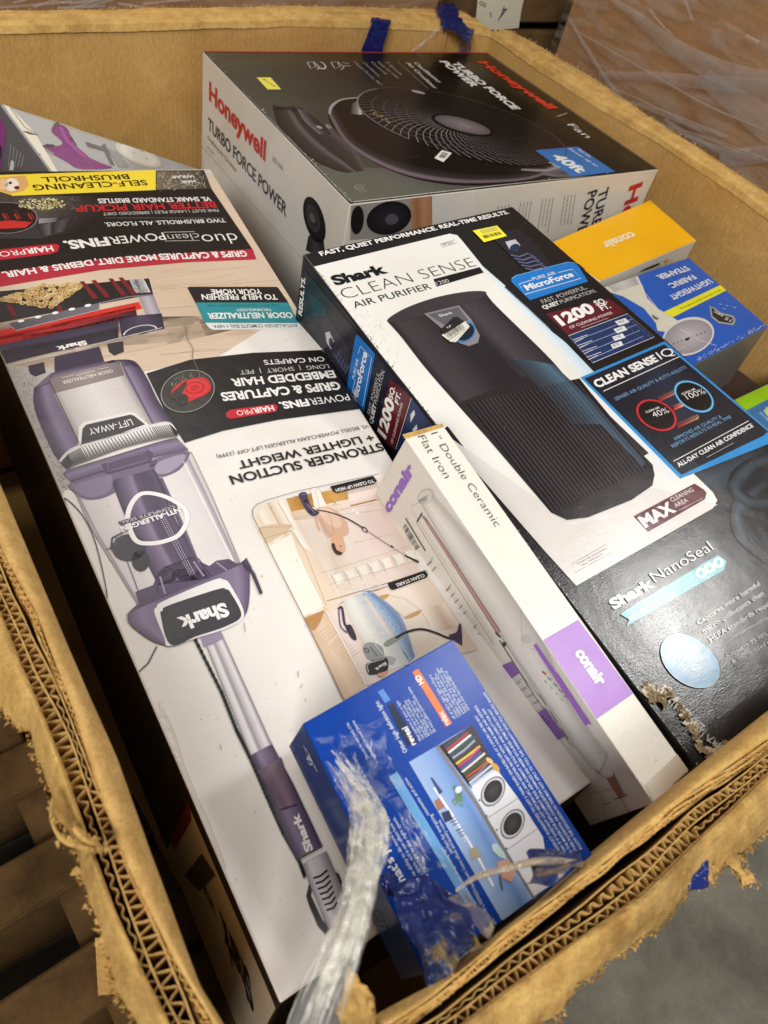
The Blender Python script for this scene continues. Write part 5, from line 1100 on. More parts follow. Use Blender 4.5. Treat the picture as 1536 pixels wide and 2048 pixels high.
for (cx, cy, r_) in ((1298, 1382, 20), (1318, 1394, 18), (1336, 1388, 14), (1356, 1412, 11), (1368, 1432, 13), (1380, 1452, 14), (1390, 1474, 12), (1402, 1496, 12), (1418, 1512, 14), (1436, 1502, 13), (1454, 1492, 9)):
    c0 = onplane(cx, cy, PP, PN) + PN * .0012; m_ = 9; pm = .00031; v0 = len(acc.v); ring = 12
    acc.v.append(c0 + PN * rr.uniform(.001, .004))
    for k in range(1, 4):
        for j in range(ring):
            an = 6.283 * j / ring + k * .2; rad = r_ * pm * k / 3 * (1 + .5 * rr.uniform(-1, 1) * (k == 3)); p = c0 + Vector((math.cos(an) * rad * 1.1, math.sin(an) * rad * 1.5, 0))
            p += PN * (rr.uniform(-.0012, .003) if k < 3 else rr.uniform(-.002, .0015)); acc.v.append(p)
    for j in range(ring):
        acc.f.append((v0, v0 + 1 + j, v0 + 1 + (j + 1) % ring))
        for k in range(2): a_ = v0 + 1 + k * ring; acc.f.append((a_ + j, a_ + ring + j, a_ + ring + (j + 1) % ring, a_ + (j + 1) % ring))
    fibres(acc, acc.v[v0 + 1 + 2 * ring:v0 + 1 + 3 * ring], 26, .001, .005, Vector((0, 0, .4)), seed=int(cx), wd=.0004)
acc.build('torn_edge', cardmat('torn_board', (206, 188, 156), (164, 138, 100), 90, bump=.5, dirt=.4), pur)
st = Art(PP, PN, .0002); st.f = c6; st.poly([(880, 822), (930, 768), (1048, 772), (965, 865), (940, 862)], (214, 210, 196), 8); st.poly([(872, 790), (950, 714), (975, 712), (1020, 745), (895, 822)], (34, 32, 32), 9); st.text('LP', (915, 782), (940, 772), W_, 4, .0, 10)
st.poly([(882, 826), (1020, 740), (1048, 772), (935, 866)], (218, 214, 200), 10); barcode(st, (892, 818), (1005, 750), (1025, 775), (915, 845), l=11, seed=4); st.text('LPNRR123', (925, 856), (1020, 790), (70, 70, 66), 3, .0, 11); st.build('barcode_sticker', PAPER, pur)
st = Art(PP, PN, .0002); st.f = c6; st.poly([(1068, 190), (1214, 160), (1274, 222), (1136, 260)], (240, 228, 60), 5); st.poly([(1110, 188), (1204, 168), (1222, 188), (1125, 210)], (200, 190, 90), 6); barcode(st, (1120, 222), (1235, 195), (1250, 212), (1138, 240), l=7, seed=5); st.build('yellow_sticker', PAPER, pur)
# left side of the purifier box
A = Art(*plane_of(T[0], T[3], T[3] + DN(.5), CAM)); A.f = c6
A.strip([(60, 420), (50, 700)], [(800, 1300), (500, 1420)], [(0, (28, 44, 50)), (.3, (44, 44, 52)), (.7, (30, 34, 48)), (1, (24, 25, 32))], 0, 4)
A.text('RESULTS.', (44, 700), (66, 470), W_, 9, .03, 4)
A.poly([(90, 560), (190, 640), (200, 700), (110, 700)], (26, 64, 70), 2); A.poly([(150, 720), (210, 710), (330, 900), (310, 1050), (250, 980), (190, 850)], (52, 52, 62), 2); A.poly([(185, 800), (210, 790), (238, 850), (220, 900), (195, 860)], (190, 190, 196), 3); A.ell((222, 860), (236, 870), (222, 830), (44, 50, 70), 4)
for k in range(5): A.line([(236 + 14 * k, 930 + 22 * k), (256 + 14 * k, 950 + 22 * k), (270 + 14 * k, 910 + 22 * k)], 2.2, (92, 96, 140), 4)
A.poly([(366, 825), (376, 810), (392, 822), (486, 925), (412, 1296), (312, 1140)], (30, 112, 190), 3); A.line([(384, 925), (398, 880), (466, 950), (412, 1240), (344, 1180), (366, 1080)], 1.3, W_, 5)
A.text('PURE AIR', (362, 1082), (388, 962), W_, 6.5, .0, 5); A.text('MicroForce', (376, 1218), (440, 926), W_, 13, .03, 5); A.text('FAST, POWERFUL,', (456, 1295), (518, 1042), (196, 194, 194), 8, -.005, 5); A.text('QUIET', (470, 1352), (494, 1240), W_, 8.5, .03, 5); A.text('PURIFICATION.', (496, 1232), (546, 1030), (196, 194, 194), 8.5, .0, 5)
A.poly([(580, 1072), (702, 1188), (600, 1500), (488, 1415)], (92, 28, 38), 3); A.text('1200', (548, 1440), (604, 1222), (240, 238, 236), 22, .04, 5); A.text('SQ.', (590, 1205), (606, 1130), (240, 238, 236), 10, .03, 5); A.text('FT.', (628, 1235), (642, 1165), (240, 238, 236), 10, .03, 5); A.text('OF CLEANING POWER', (592, 1470), (656, 1225), (214, 200, 200), 5.5, .01, 5)
A.poly([(710, 1196), (860, 1350), (800, 1560), (615, 1505)], (36, 52, 96), 3); A.line([(706, 1190), (610, 1500)], 1.3, W_, 5); A.line([(706, 1190), (850, 1330)], 1.3, W_, 5); A.poly([(700, 1290), (722, 1262), (728, 1290), (700, 1340)], (216, 220, 224), 5); A.poly([(712, 1380), (738, 1350), (742, 1375), (722, 1410)], (216, 220, 224), 5)
A.f = ID; A.line([(1092, 1096), (1074, 1120)], 3, (40, 120, 180), 4); A.text('ICE', (1062, 1108), (1070, 1088), W_, 8, .02, 4); A.line([(1050, 1098), (1055, 1078)], 1.2, W_, 4)
A.build('side_print', PURP, pur, [T[0], T[3], T[3] + DN(.55), T[0] + DN(.55)], .0005)

# ================================================================ flat iron box
TFL, TFR, TNL = H(811, 877, -.052), H(888, 853, -.060), H(1308, 1608, -.197)
TNR = onplane(1378, 1542, *plane_of(TFL, TFR, TNL, CAM))
BFL = H(750, 985, -.27); BNL = onplane(1180, 1651, *plane_of(TFL, TNL, BFL, CAM))
iron = thing('flat_iron_box', (BFL + BNL) / 2, 'long narrow white and purple hair straightener box on edge beside the air purifier box', 'flat iron box')
V = [TFL, TFR, TNR, TNL]; dnl = [BFL - TFL, BFL - TFL, BNL - TNL, BNL - TNL]
carton(V, dnl, [(236, 230, 218), WHITE, (214, 206, 190), (200, 196, 186), (206, 200, 192), (222, 216, 208)], iron, PRINT, .0009)
c5 = crop(700, 820, 3.072)
A = Art(*plane_of(TFL, TFR, TNR, CAM), .0001); A.f = ID
A.poly([(1073, 1288), (1156, 1240), (1265, 1388), (1180, 1447)], (170, 120, 204), 2)
A.text('1" Double Ceramic', (861, 868), (990, 1055), (52, 50, 50), 14, -.012); A.text('Flat Iron', (834, 874), (889, 958), (52, 50, 50), 15, -.012); A.text('conair', (1148, 1306), (1196, 1374), (240, 236, 238), 22, .05)
A.line([(817, 886), (1070, 1262), (1306, 1604)], 1.2, (176, 160, 140), 3); A.strip([(1290, 1570), (1308, 1606)], [(1362, 1500), (1376, 1540)], [(0, (224, 216, 204)), (.5, (206, 192, 172)), (1, (190, 176, 156))], 1, 3); A.line([(1345, 1568), (1372, 1545)], 2, (150, 134, 112), 3)
A.build('top_print', PRINT, iron, V, .0003)
A = Art(*plane_of(TFL, TNL, BFL, CAM), .0001); A.f = c5
A.text('conair', (240, 637), (398, 372), (142, 102, 190), 22, .05)
A.f = ID
A.strip([(838, 1000), (1025, 1310), (1150, 1493), (1196, 1549)], [(862, 985), (1045, 1201), (1140, 1400), (1216, 1510)], [(0, (176, 172, 168)), (.15, (212, 208, 204)), (.45, (230, 227, 222)), (.7, (216, 212, 207)), (.92, (190, 186, 181)), (1, (206, 202, 196))], 2, 14)
A.ell((851, 993), (864, 984), (845, 984), (214, 210, 205), 2, n=20); A.ell((852, 993), (867, 983), (845, 981), (176, 172, 168), 3, r0=.93, n=20); A.line([(838, 1006), (826, 1010), (824, 1020), (990, 1280)], 1.1, (186, 180, 174), 3)
A.strip([(843, 1029), (995, 1268)], [(853, 1036), (1003, 1262)], [(0, (116, 84, 84)), (.5, (166, 130, 128)), (1, (140, 104, 102))], 3, 4); A.strip([(848, 1034), (853, 1045), (995, 1268)], [(862, 1050), (880, 1080), (1000, 1262)], [(0, (150, 112, 110)), (1, (190, 160, 154))], 4, 4)
A.line([(845, 1026), (835, 1044)], 4, (60, 52, 52), 5); A.line([(834, 1045), (900, 1150), (990, 1290)], 1.3, (120, 110, 106), 5); A.line([(992, 1264), (1002, 1274)], 6, (56, 50, 50), 5)
A.line([(1000, 1280), (1060, 1375), (1110, 1450), (1150, 1496)], 5, (110, 104, 100), 4, wd2=2); A.line([(1002, 1270), (1065, 1360), (1150, 1480)], 1.2, (150, 144, 138), 5); A.ell((1010, 1288), (1014, 1285), (1008, 1284), (60, 56, 56), 6)
A.line([(1042, 1201), (1046, 1290), (1075, 1300), (1150, 1430)], 1.2, (170, 166, 160), 4)
A.ell((1054, 1278), (1062, 1285), (1062, 1272), (206, 202, 198), 4)
for k in range(5): A.line([(1086 + 11 * k, 1342 + 12 * k), (1094 + 11 * k, 1348 + 12 * k)], 5, (150, 146, 142) if k else (196, 60, 46), 6)
for k in range(4): A.line([(1090 + 11 * k, 1360 + 12 * k), (1096 + 11 * k, 1365 + 12 * k)], 3, (170, 166, 162), 6)
for k in range(3): A.line([(1080 + 22 * k, 1388 + 34 * k), (1094 + 22 * k, 1410 + 34 * k)], 4, (130, 116, 100), 6)
A.poly([(1214, 1556), (1229, 1550), (1249, 1588), (1238, 1594)], (158, 116, 98), 4); A.line([(1228, 1597), (1240, 1595), (1256, 1588)], 1.5, (70, 62, 60), 5); A.line([(1242, 1594), (1259, 1622)], 1.4, (60, 52, 50), 5); A.line([(1190, 1535), (1204, 1550), (1216, 1556)], 1.6, (110, 104, 100), 5); A.line([(1228, 1550), (1230, 1546), (1226, 1538)], 1.6, (100, 94, 90), 5)
A.poly([(984, 1340), (1026, 1322), (1132, 1472), (1080, 1498)], (132, 92, 172), 3); A.poly([(1000, 1372), (1040, 1346), (1096, 1412), (1052, 1440)], (206, 200, 196), 4)
for k in range(5): A.line([(1008 + 11 * k, 1380 + 14 * k), (1046 + 11 * k, 1356 + 14 * k)], .8, (100, 96, 96), 5)
A.line([(1022, 1358), (1078, 1426)], .8, (100, 96, 96), 5); rulings(A, (1012, 1384), (1024, 1377), (12, 13), 5, (110, 104, 104), 1.6, 5, .1); rulings(A, (1034, 1368), (1044, 1362), (12, 13), 4, (110, 104, 104), 1.6, 5, .1)
rulings(A, (1052, 1460), (1062, 1452), (6, 7), 3, (70, 40, 100), 2.2, 5, .2); rulings(A, (1074, 1440), (1092, 1430), (5, 6), 3, (70, 40, 100), 2.2, 5, .2)
A.line([(812, 1036), (852, 1102)], 4, (54, 50, 50), 4)
barcode(A, (811, 1044), (842, 1096), (834, 1102), (806, 1052), l=5, seed=8); rulings(A, (810, 1062), (830, 1098), (-5, 3), 3, (150, 144, 140), 1.8, 4, .2)
for (x, y, n_) in ((853, 1140, 2), (890, 1192, 5), (940, 1272, 2)):
    A.line([(x - 6, y), (x + 14, y - 25)], .9, (90, 86, 86), 4)
    for k in range(n_): A.line([(x + 2 + 8 * k - 10, y + 4 + 12 * k), (x + 10 + 8 * k - 10, y - 6 + 12 * k)], 2.2, (110, 106, 104), 4); A.line([(x + 14 + 8 * k - 10, y - 10 + 12 * k), (x + 22 + 8 * k - 10, y - 18 + 12 * k)], 2.0, (130, 126, 122), 4)
A.poly([(1062, 1292), (1078, 1288), (1185, 1450), (1178, 1447), (1172, 1452)], (160, 110, 196), 1); A.poly([(1068, 1290), (1074, 1286), (1182, 1444), (1170, 1448)], (158, 108, 196), 4)
A.line([(1180, 1587), (1232, 1575)], 1, (150, 146, 140), 4); A.line([(1204, 1592), (1212, 1640)], 1, (140, 134, 130), 4); A.line([(1206, 1608), (1222, 1604)], 1.4, (110, 104, 100), 4); A.line([(1180, 1650), (1182, 1640), (1200, 1636)], 1, (140, 134, 130), 4)
A.poly([(1179, 1645), (1240, 1628), (1252, 1622), (1258, 1624), (1262, 1626), (1181, 1651)], (206, 200, 194), 3)
A.build('side_print', PRINT, iron, [TFL, TNL, BNL, BFL], .0003)
# lifted flap at its far end
fl = [TFL + Vector((0, .001, -.001)), TFR + Vector((0, .001, -.001)), TFR + Vector((.0, .003, .0012)), TFL + Vector((-.001, .004, .0015))]
newmesh('end_flap', fl + [p - Vector((0, .0006, 0)) for p in fl], [(0, 1, 2, 3), (7, 6, 5, 4), (3, 2, 6, 7), (0, 3, 7, 4), (2, 1, 5, 6)], CARD_EDGE, iron)

# ================================================================ light bulb box
V = [H(605, 1447, -.137), H(905, 1278, -.107), H(1190, 1716, -.157), H(849, 1950, -.188)]
V[2] = onplane(1190, 1716, *plane_of(V[0], V[1], V[3], CAM))
d0 = H(577, 1492, -.262) - V[0]; d1 = onplane(803, 1962, *plane_of(V[0], V[3], V[0] + d0, CAM)) - V[3]
bulb = thing('light_bulb_box', V[0] + d0, 'bright blue light bulb box with a laundry room picture, on the vacuum box', 'light bulb box')
carton(V, [d0, d0, d1, d1], [(2, 60, 152), (28, 50, 100), (34, 74, 150), (28, 70, 150), (24, 50, 120), (26, 52, 108)], bulb, GLOSS, .0009)
G3 = crop(700, 1240, 2.535)
A = Art(*plane_of(V[0], V[1], V[2], CAM), .0001); A.f = G3
A.poly([(-235, 535), (525, 102), (1240, 1205), (375, 1790)], (2, 62, 158), 0)
A.strip([(298, 722), (770, 1525)], [(618, 532), (1012, 1345)], [(0, (160, 184, 224)), (.3, (132, 164, 214)), (.42, (108, 144, 204)), (.6, (150, 176, 220)), (1, (188, 206, 234))], 3, 10)
A.poly([(450, 640), (618, 532), (735, 745), (600, 840)], (62, 50, 52), 5)
cl = ((52, 62, 110), (180, 60, 50), (220, 220, 226), (40, 84, 90), (150, 160, 180), (70, 60, 60), (216, 190, 80), (190, 70, 120), (80, 90, 150), (214, 210, 204), (60, 90, 60), (180, 80, 50), (120, 110, 130), (200, 200, 210))
for k in range(14):
    x = 478 + 9.6 * k; y = 648 + 14 * k; A.line([(x, y), (x + 60, y - 45 + rnd(-4, 4)), (x + 118 + rnd(-12, 8), y - 96 + rnd(-4, 8))], 4.6, cl[k], 6 + k % 2)
A.line([(462, 640), (606, 842)], 3, (30, 28, 28), 8)
for k in range(10): A.ell((470 + 14 * k, 648 + 19 * k), (477 + 14 * k, 650 + 19 * k), (470 + 14 * k, 655 + 19 * k), (24, 22, 22), 9, r0=.5, n=8)
A.line([(440, 640), (640, 935), (860, 1290), (940, 1420)], 7, (128, 124, 124), 5)
A.poly([(605, 850), (740, 755), (850, 905), (975, 1100), (1015, 1345), (930, 1400), (780, 1150)], (224, 224, 230), 6)
A.line([(688, 1010), (850, 905)], 1.2, (130, 130, 140), 7); A.line([(775, 1180), (945, 1060)], 1.2, (130, 130, 140), 7)
for x, y in ((723, 870), (822, 1035)):
    A.ell((x, y), (x + 62, y - 18), (x + 6, y - 74), (120, 118, 124), 7, n=36); A.ell((x, y), (x + 55, y - 16), (x + 5, y - 66), (206, 206, 212), 8, n=36); A.ell((x, y), (x + 47, y - 12), (x + 4, y - 56), (44, 42, 46), 9, n=36, col2=(76, 70, 72))
for x, y in ((612, 850), (655, 915), (690, 995), (742, 1065), (790, 1160)): A.ell((x, y), (x + 5, y), (x, y + 5), (60, 60, 70), 8, n=8)
A.line([(425, 850), (530, 1010), (640, 1190), (725, 1350)], 5, (236, 238, 244), 5); A.line([(410, 800), (460, 880)], 4, (60, 80, 130), 5, wd2=10); A.poly([(425, 920), (450, 905), (478, 950), (445, 970)], (170, 110, 90), 6)
A.poly([(460, 980), (500, 965), (520, 1010), (480, 1030)], (52, 60, 92), 6)
for k in range(9): A.line([(500 + 9 * k, 1015 + 14 * k), (530 + 9 * k, 1000 + 14 * k)], 2, random.choice(((70, 78, 110), (200, 206, 220), (110, 120, 150))), 6)
A.poly([(600, 1165), (640, 1145), (665, 1200), (615, 1220)], (170, 160, 140), 6)
for k in range(26): x = 545 + rnd(-28, 28); y = 900 + rnd(-55, 45); A.line([(560, 860), (x, y)], .8, (110, 140, 90), 7); A.ell((x, y), (x + 5, y), (x, y + 5), (110, 146, 92), 8, n=6)
A.ell((548, 862), (565, 855), (545, 845), (220, 222, 226), 9)
for k in range(14): A.ell((715 + rnd(-26, 36), 720 + rnd(-20, 44)), (722 + rnd(-26, 36), 720 + rnd(-10, 34)), (716 + rnd(-20, 30), 730), random.choice(((206, 160, 70), (228, 196, 120))), 9, n=7) if False else None
A.ell((705, 715), (722, 720), (700, 700), (224, 190, 120), 9); A.ell((735, 748), (755, 760), (735, 730), (204, 160, 84), 9); A.ell((752, 770), (760, 785), (748, 765), (220, 184, 110), 9)
A.poly([(715, 1140), (740, 1132), (780, 1180), (790, 1215), (750, 1200), (720, 1170)], (190, 212, 214), 8); A.poly([(740, 1230), (800, 1210), (835, 1290), (815, 1330), (770, 1310)], (212, 160, 136), 7); A.line([(755, 1290), (770, 1370)], 3, (90, 80, 90), 7)
# words
Wt = (214, 224, 238)
A.text('Other high definition light:', (290, 668), (142, 410), Wt, 8.5, .01); A.text('reveal', (334, 630), (288, 540), (236, 240, 244), 10, .02); A.poly([(245, 560), (290, 640), (345, 620), (215, 420), (190, 432)], (22, 34, 66), 3); A.text('reveal', (334, 630), (288, 540), (236, 240, 244), 12, .02, 6)
A.poly([(140, 366), (167, 350), (206, 406), (176, 422)], (84, 140, 210), 3); A.poly([(315, 266), (345, 248), (516, 524), (485, 542)], (232, 112, 44), 3); A.text('relax', (506, 528), (466, 462), (240, 236, 232), 11, .02, 6); A.text('HD', (375, 320), (350, 278), (240, 236, 232), 11, .03, 6)
A.poly([(196, 797), (238, 770), (640, 1440), (590, 1452)], (110, 166, 220), 3)
words = 'REVEAL HD+ light bulbs filter out the yellow rays hidden in ordinary light so colors pop and the patterns look more true to life in every room of home'.split()
def prose(n, w0, seed):
    rr = random.Random(seed); return [' '.join(rr.choice(words) for _ in range(w0)) for _ in range(n)]
A.para(prose(6, 6, 1), (362, 610), (228, 385), (14.5, -9), Wt, 6.2); A.para(prose(6, 6, 2), (535, 500), (402, 270), (14, -8.5), Wt, 6.2)
A.para(['THIS PRODUCT GUARANTEED TO LAST 5 YEARS BASED ON RATED LIFE AT 3 HOURS USE PER DAY', 'AT 120V IF IT DOES NOT LAST RETURN UPC AND REGISTER RECEIPT WITH YOUR NAME AND ADDRESS', 'TO THE MAKER FOR REPLACEMENT BULB. REPLACEMENT IS SOLE REMEDY AND LIABILITY FOR ANY', 'OTHER INCIDENTAL OR CONSEQUENTIAL DAMAGES ARE HEREBY EXCLUDED. SOME STATES DO NOT', 'ALLOW THE EXCLUSION SO THIS MAY NOT APPLY TO YOU. THIS WARRANTY GIVES YOU SPECIFIC RIGHTS'], (1092, 1216), (600, 420), (21, -13.5), Wt, 5.6, bold=.01)
A.text("that's just light", (296, 1345), (70, 960), (236, 240, 246), 17, .02)
A.para(['LEDs have the ability to do more than just light our', 'surrounding space, and it can affect how we work or', 'match the right light to the right space.'], (402, 1412), (116, 920), (24, -13), Wt, 7.4, bold=.005)
A.para(['for energizing moments and active', 'perfect for offices and laundry rooms.'], (500, 1215), (290, 810), (24, -13), Wt, 7.4) if False else None
A.text('moments and active', (402, 985), (285, 800), Wt, 7.2, .0); A.text('perfect for energizing', (520, 1180), (414, 985), Wt, 7.2, .0); A.text('light offers a cool, invigorating light', (640, 1450), (470, 1150), Wt, 7.2, .0); A.text('in a REFRESH bathroom, home offices and laundry rooms.', (690, 1470), (455, 1010), Wt, 7.2, .0); A.text('space.', (752, 1560), (722, 1510), Wt, 7.2, .0)
A.text('Enhance the right light for every space', (140, 905), (22, 690), Wt, 7, .0) ; A.text('Discover the wide family of the', (95, 700), (-10, 520), Wt, 6.5, .0); A.text('lifestyles in your home', (125, 690), (20, 510), Wt, 6.5, .0)
A.build('top_print', GLOSS, bulb, V, .0006)
A = Art(*plane_of(V[0], V[3], V[0] + d0, CAM), .0001); A.f = crop(380, 1240, 2.535)
A.ell((614, 700), (640, 755), (590, 662), (206, 214, 222), 2, r0=.9, n=30); A.ell((614, 700), (634, 742), (596, 674), (206, 214, 222), 2, r0=.9, n=30); A.text('GE', (628, 722), (606, 676), (226, 230, 234), 9, .0, 3)
A.poly([(600, 885), (622, 890), (660, 965), (640, 962)], (206, 96, 60), 2); A.text('refresh HD', (778, 900), (700, 745), Wt, 5, .0, 3); A.text('LED', (1000, 1560), (960, 1470), (70, 80, 120), 18, -.01, 3); A.text('light bulbs', (820, 1300), (770, 1190), (120, 130, 160), 8, .0, 3)
A.build('side_print', GLOSS, bulb, [V[0], V[3], V[3] + d1, V[0] + d0], .0006)

# ================================================================ small boxes on the right
zt = -.17
V = [H(1095, 488, zt), H(1300, 400, zt), H(1393, 481, zt), H(1200, 562, zt)]
yb = thing('yellow_carton', V[3] + DN(.12), 'flat carton with a bright yellow-orange lid and white sides by the right wall', 'yellow carton')
carton(V, DN(.075), [(250, 186, 20), WHITE, WHITE, (220, 216, 206), (218, 214, 202), WHITE], yb, GLOSS, .001)
A = Art(*plane_of(V[0], V[1], V[2], CAM), .0001); A.f = crop(1080, 380, 3.368); A.poly([(70, 358), (740, 68), (1050, 338), (408, 606)], (250, 186, 20), 0); A.text('conair', (612, 285), (402, 366), (250, 236, 196), 19, .04)
A.build('lid_print', GLOSS, yb, V)
A = Art(*plane_of(V[3], V[2], V[2] + DN(.1), CAM), .0001); A.f = crop(1080, 380, 3.368); A.poly([(660, 556), (700, 530), (760, 505), (806, 488), (800, 505), (740, 530)], (40, 36, 34), 2); A.poly([(830, 480), (860, 465), (870, 478), (840, 495)], (226, 160, 60), 2)
A.build('side_print', PRINT, yb)
zt = -.195
V = [H(1196, 578, zt), H(1377, 515, zt), H(1536, 653, zt), H(1386, 731, zt)]
sb = thing('steamer_box', V[3] + DN(.3), 'blue box with a yellow stripe and a white handheld steamer picture, below the yellow carton', 'steamer box')
carton(V, DN(.26), [(34, 92, 190), WHITE, (150, 146, 140), (96, 92, 90), (120, 116, 112), (30, 80, 170)], sb, GLOSS, .0012)
A = Art(*plane_of(V[0], V[1], V[2], CAM), .0001); A.f = crop(1080, 380, 3.368)
A.poly([(400, 668), (1000, 458), (1532, 918), (1032, 1176)], (34, 92, 190), 0)
A.poly([(420, 650), (650, 580), (690, 650), (720, 730), (790, 800), (890, 860), (960, 900), (860, 960), (790, 950), (780, 900), (700, 800), (560, 720), (440, 680)], (216, 212, 194), 2); A.strip([(440, 640), (500, 690)], [(640, 582), (665, 640)], [(0, (176, 172, 170)), (.5, (200, 196, 190)), (1, (168, 164, 160))], 3, 2)
A.line([(655, 582), (700, 690), (790, 800)], 1.2, (236, 234, 226), 4); A.ell((760, 815), (790, 850), (745, 800), (196, 190, 172), 4); A.poly([(748, 838), (800, 868), (790, 880), (760, 870)], (120, 116, 110), 5)
A.ell((1000, 985), (1170, 950), (1010, 1115), (216, 212, 206), 4, n=40); A.ell((1000, 988), (1158, 956), (1010, 1102), (150, 144, 150), 5, n=40, col2=(188, 182, 186))
for k in range(9): x = 900 + 26 * k; A.ell((x, 1040 - 10 * k), (x + 5, 1039 - 10 * k), (x, 1045 - 10 * k), (50, 46, 50), 6, n=8)
A.poly([(975, 1005), (1000, 995), (1004, 1012), (980, 1022)], (30, 28, 30), 7)
A.poly([(830, 826), (1232, 634), (1282, 664), (892, 860)], (232, 228, 40), 3); A.text('Quick and easy fabric freshening', (1215, 672), (940, 802), (90, 90, 40), 4, .0, 6)
for s_, a, b in (('LIGHTWEIGHT', (1132, 604), (862, 718)), ('FABRIC', (1022, 574), (856, 640)), ('STEAMER', (980, 516), (776, 582))): A.text(s_, a, b, (226, 230, 236), 12.5, .03, 5)
A.poly([(1140, 785), (1180, 800), (1220, 830), (1300, 850), (1318, 880), (1300, 915), (1200, 900), (1150, 860)], (160, 160, 158), 4); A.poly([(1152, 795), (1180, 812), (1220, 842), (1290, 862), (1300, 885), (1285, 902), (1205, 888), (1160, 852)], (42, 40, 36), 5); A.text('15 sec', (1290, 880), (1175, 815), (200, 200, 196), 6, .02, 6)
for (x, y) in ((1205, 770), (1250, 780), (1300, 792), (1230, 800)): A.line([(x, y), (x + 18, y + 6)], 1.6, (226, 230, 236), 6)
A.line([(940, 940), (1080, 1020), (1190, 1055)], 1.4, (236, 236, 240), 8); A.line([(870, 1100), (980, 1060)], 1, (226, 226, 230), 8)
for k in range(50): t = rnd(0, 1); A.line([(1040 + 480 * t, 1168 - 245 * t + rnd(-14, 6)), (1052 + 480 * t + rnd(-12, 12), 1158 - 245 * t + rnd(-30, 4))], rnd(.6, 1.3), random.choice(((190, 196, 206), (120, 150, 206))), 8)
A.build('top_print', GLOSS, sb, V)
# green banded box and the dark box next to it
zt = -.44
V = [H(1405, 790, zt), H(1468, 733, zt), H(1560, 800, zt), H(1490, 870, zt)]
db = thing('dark_box', V[3] + DN(.3), 'plain dark purple-brown box low in the gap below the blue steamer box', 'dark box')
carton(V, DN(.4), [(58, 46, 48)] * 6, db, PRINT, .001)
zt = -.36
V = [H(1452, 808, zt), H(1620, 730, zt), H(1700, 930, zt), H(1560, 900, zt)]
V = [H(1464, 801, zt), H(1590, 742, zt), H(1740, 900, zt), H(1600, 985, zt)]
gb_ = thing('green_banded_box', V[3] + DN(.3), 'blue box with a lime green band at the right, partly under the purifier box', 'green banded box')
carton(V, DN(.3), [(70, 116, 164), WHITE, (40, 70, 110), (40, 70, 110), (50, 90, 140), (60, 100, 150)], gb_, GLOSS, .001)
A = Art(*plane_of(V[0], V[1], V[2], CAM), .0001); A.f = crop(1440, 700, 10.24)
A.poly([(256, 1030), (1500, 440), (1700, 650), (495, 1256)], (150, 200, 30), 1); A.poly([(600, 1250), (1500, 800), (1900, 1500), (1000, 1600)], (56, 108, 160), 0); A.poly([(880, 1240), (1400, 1060), (1600, 1300), (1000, 1400)], (180, 206, 150), 2); A.text('EASY CARE', (790, 1290), (960, 1460), (190, 214, 226), 5, .0, 4)
A.poly([(915, 1190), (1200, 1090), (1300, 1250), (983, 1300)], (216, 180, 140), 3)
A.build('top_print', GLOSS, gb_, V)

# ================================================================ hair dryer box at the far left
BP = (Vector((0, 2.80 * S, 0)), Vector((0, 1, 0)))
V = [onplane(0, 206, *BP), onplane(408, 341, *BP), None, H(136, 388, -.43)]; V[2] = V[1] + V[3] - V[0]
hd = thing('hair_dryer_box', V[3] + DN(.6), 'grey box picturing a purple hair dryer, wedged behind the vacuum box', 'hair dryer box')
DL = Vector((-.55 * S, .05 * S, -.8 * S))
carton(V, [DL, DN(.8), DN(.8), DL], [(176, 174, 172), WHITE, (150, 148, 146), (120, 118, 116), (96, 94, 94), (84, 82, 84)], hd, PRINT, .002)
A = Art(*plane_of(V[0], V[1], V[2], CAM)); A.f = crop(0, 180, 3.49)
A.poly([(12, 95), (60, 105), (250, 310), (420, 600), (300, 590)], (226, 220, 200), 2); A.line([(20, 100), (110, 250), (170, 330)], 1.4, (180, 172, 150), 4); A.line([(60, 108), (170, 260), (262, 316)], 1.5, (110, 104, 96), 4); A.poly([(150, 290), (190, 290), (262, 318), (210, 312)], (80, 76, 72), 4); A.line([(165, 340), (180, 380), (240, 440), (280, 455)], 2, (150, 142, 120), 4); A.poly([(232, 466), (262, 440), (284, 450), (270, 462)], (60, 56, 52), 5)
MG = (132, 52, 116); A.spoly([(360, 270), (380, 245), (430, 245), (470, 275), (490, 320), (520, 400), (600, 460), (700, 510), (780, 545), (560, 552), (460, 500), (370, 450), (300, 400), (310, 385), (400, 392), (435, 370), (400, 330), (365, 300)], MG, 4)
A.poly([(362, 270), (378, 235), (400, 222), (415, 240), (430, 250), (390, 250)], (90, 84, 80), 5); A.poly([(298, 400), (320, 378), (380, 384), (370, 405)], (70, 62, 64), 5); A.poly([(300, 400), (375, 445), (378, 460), (320, 425)], (150, 146, 144), 5); A.strip([(400, 260), (450, 360), (560, 470)], [(440, 262), (480, 350), (620, 470)], [(0, MG), (.5, (164, 84, 150)), (1, MG)], 5, 6); A.line([(490, 325), (530, 390)], 3, (84, 30, 76), 6)
A.poly([(592, 362), (700, 395), (730, 375), (760, 440), (800, 530), (770, 520), (725, 430), (610, 395)], (112, 104, 98), 4); A.poly([(740, 400), (830, 440), (900, 540), (830, 545)], (150, 146, 142), 3)
A.ell((965, 455), (1120, 525), (990, 400), (206, 200, 188), 4, n=30); A.ell((965, 455), (1095, 512), (985, 412), (222, 216, 204), 5, n=30)
for x, y in ((930, 440), (990, 430), (1020, 480)): A.ell((x, y), (x + 12, y + 4), (x, y + 5), (180, 172, 160), 6, n=8)
A.line([(12, 95), (600, 300), (1330, 522)], 1.6, (206, 200, 180), 4)
A.build('top_print', PRINT, hd, V)
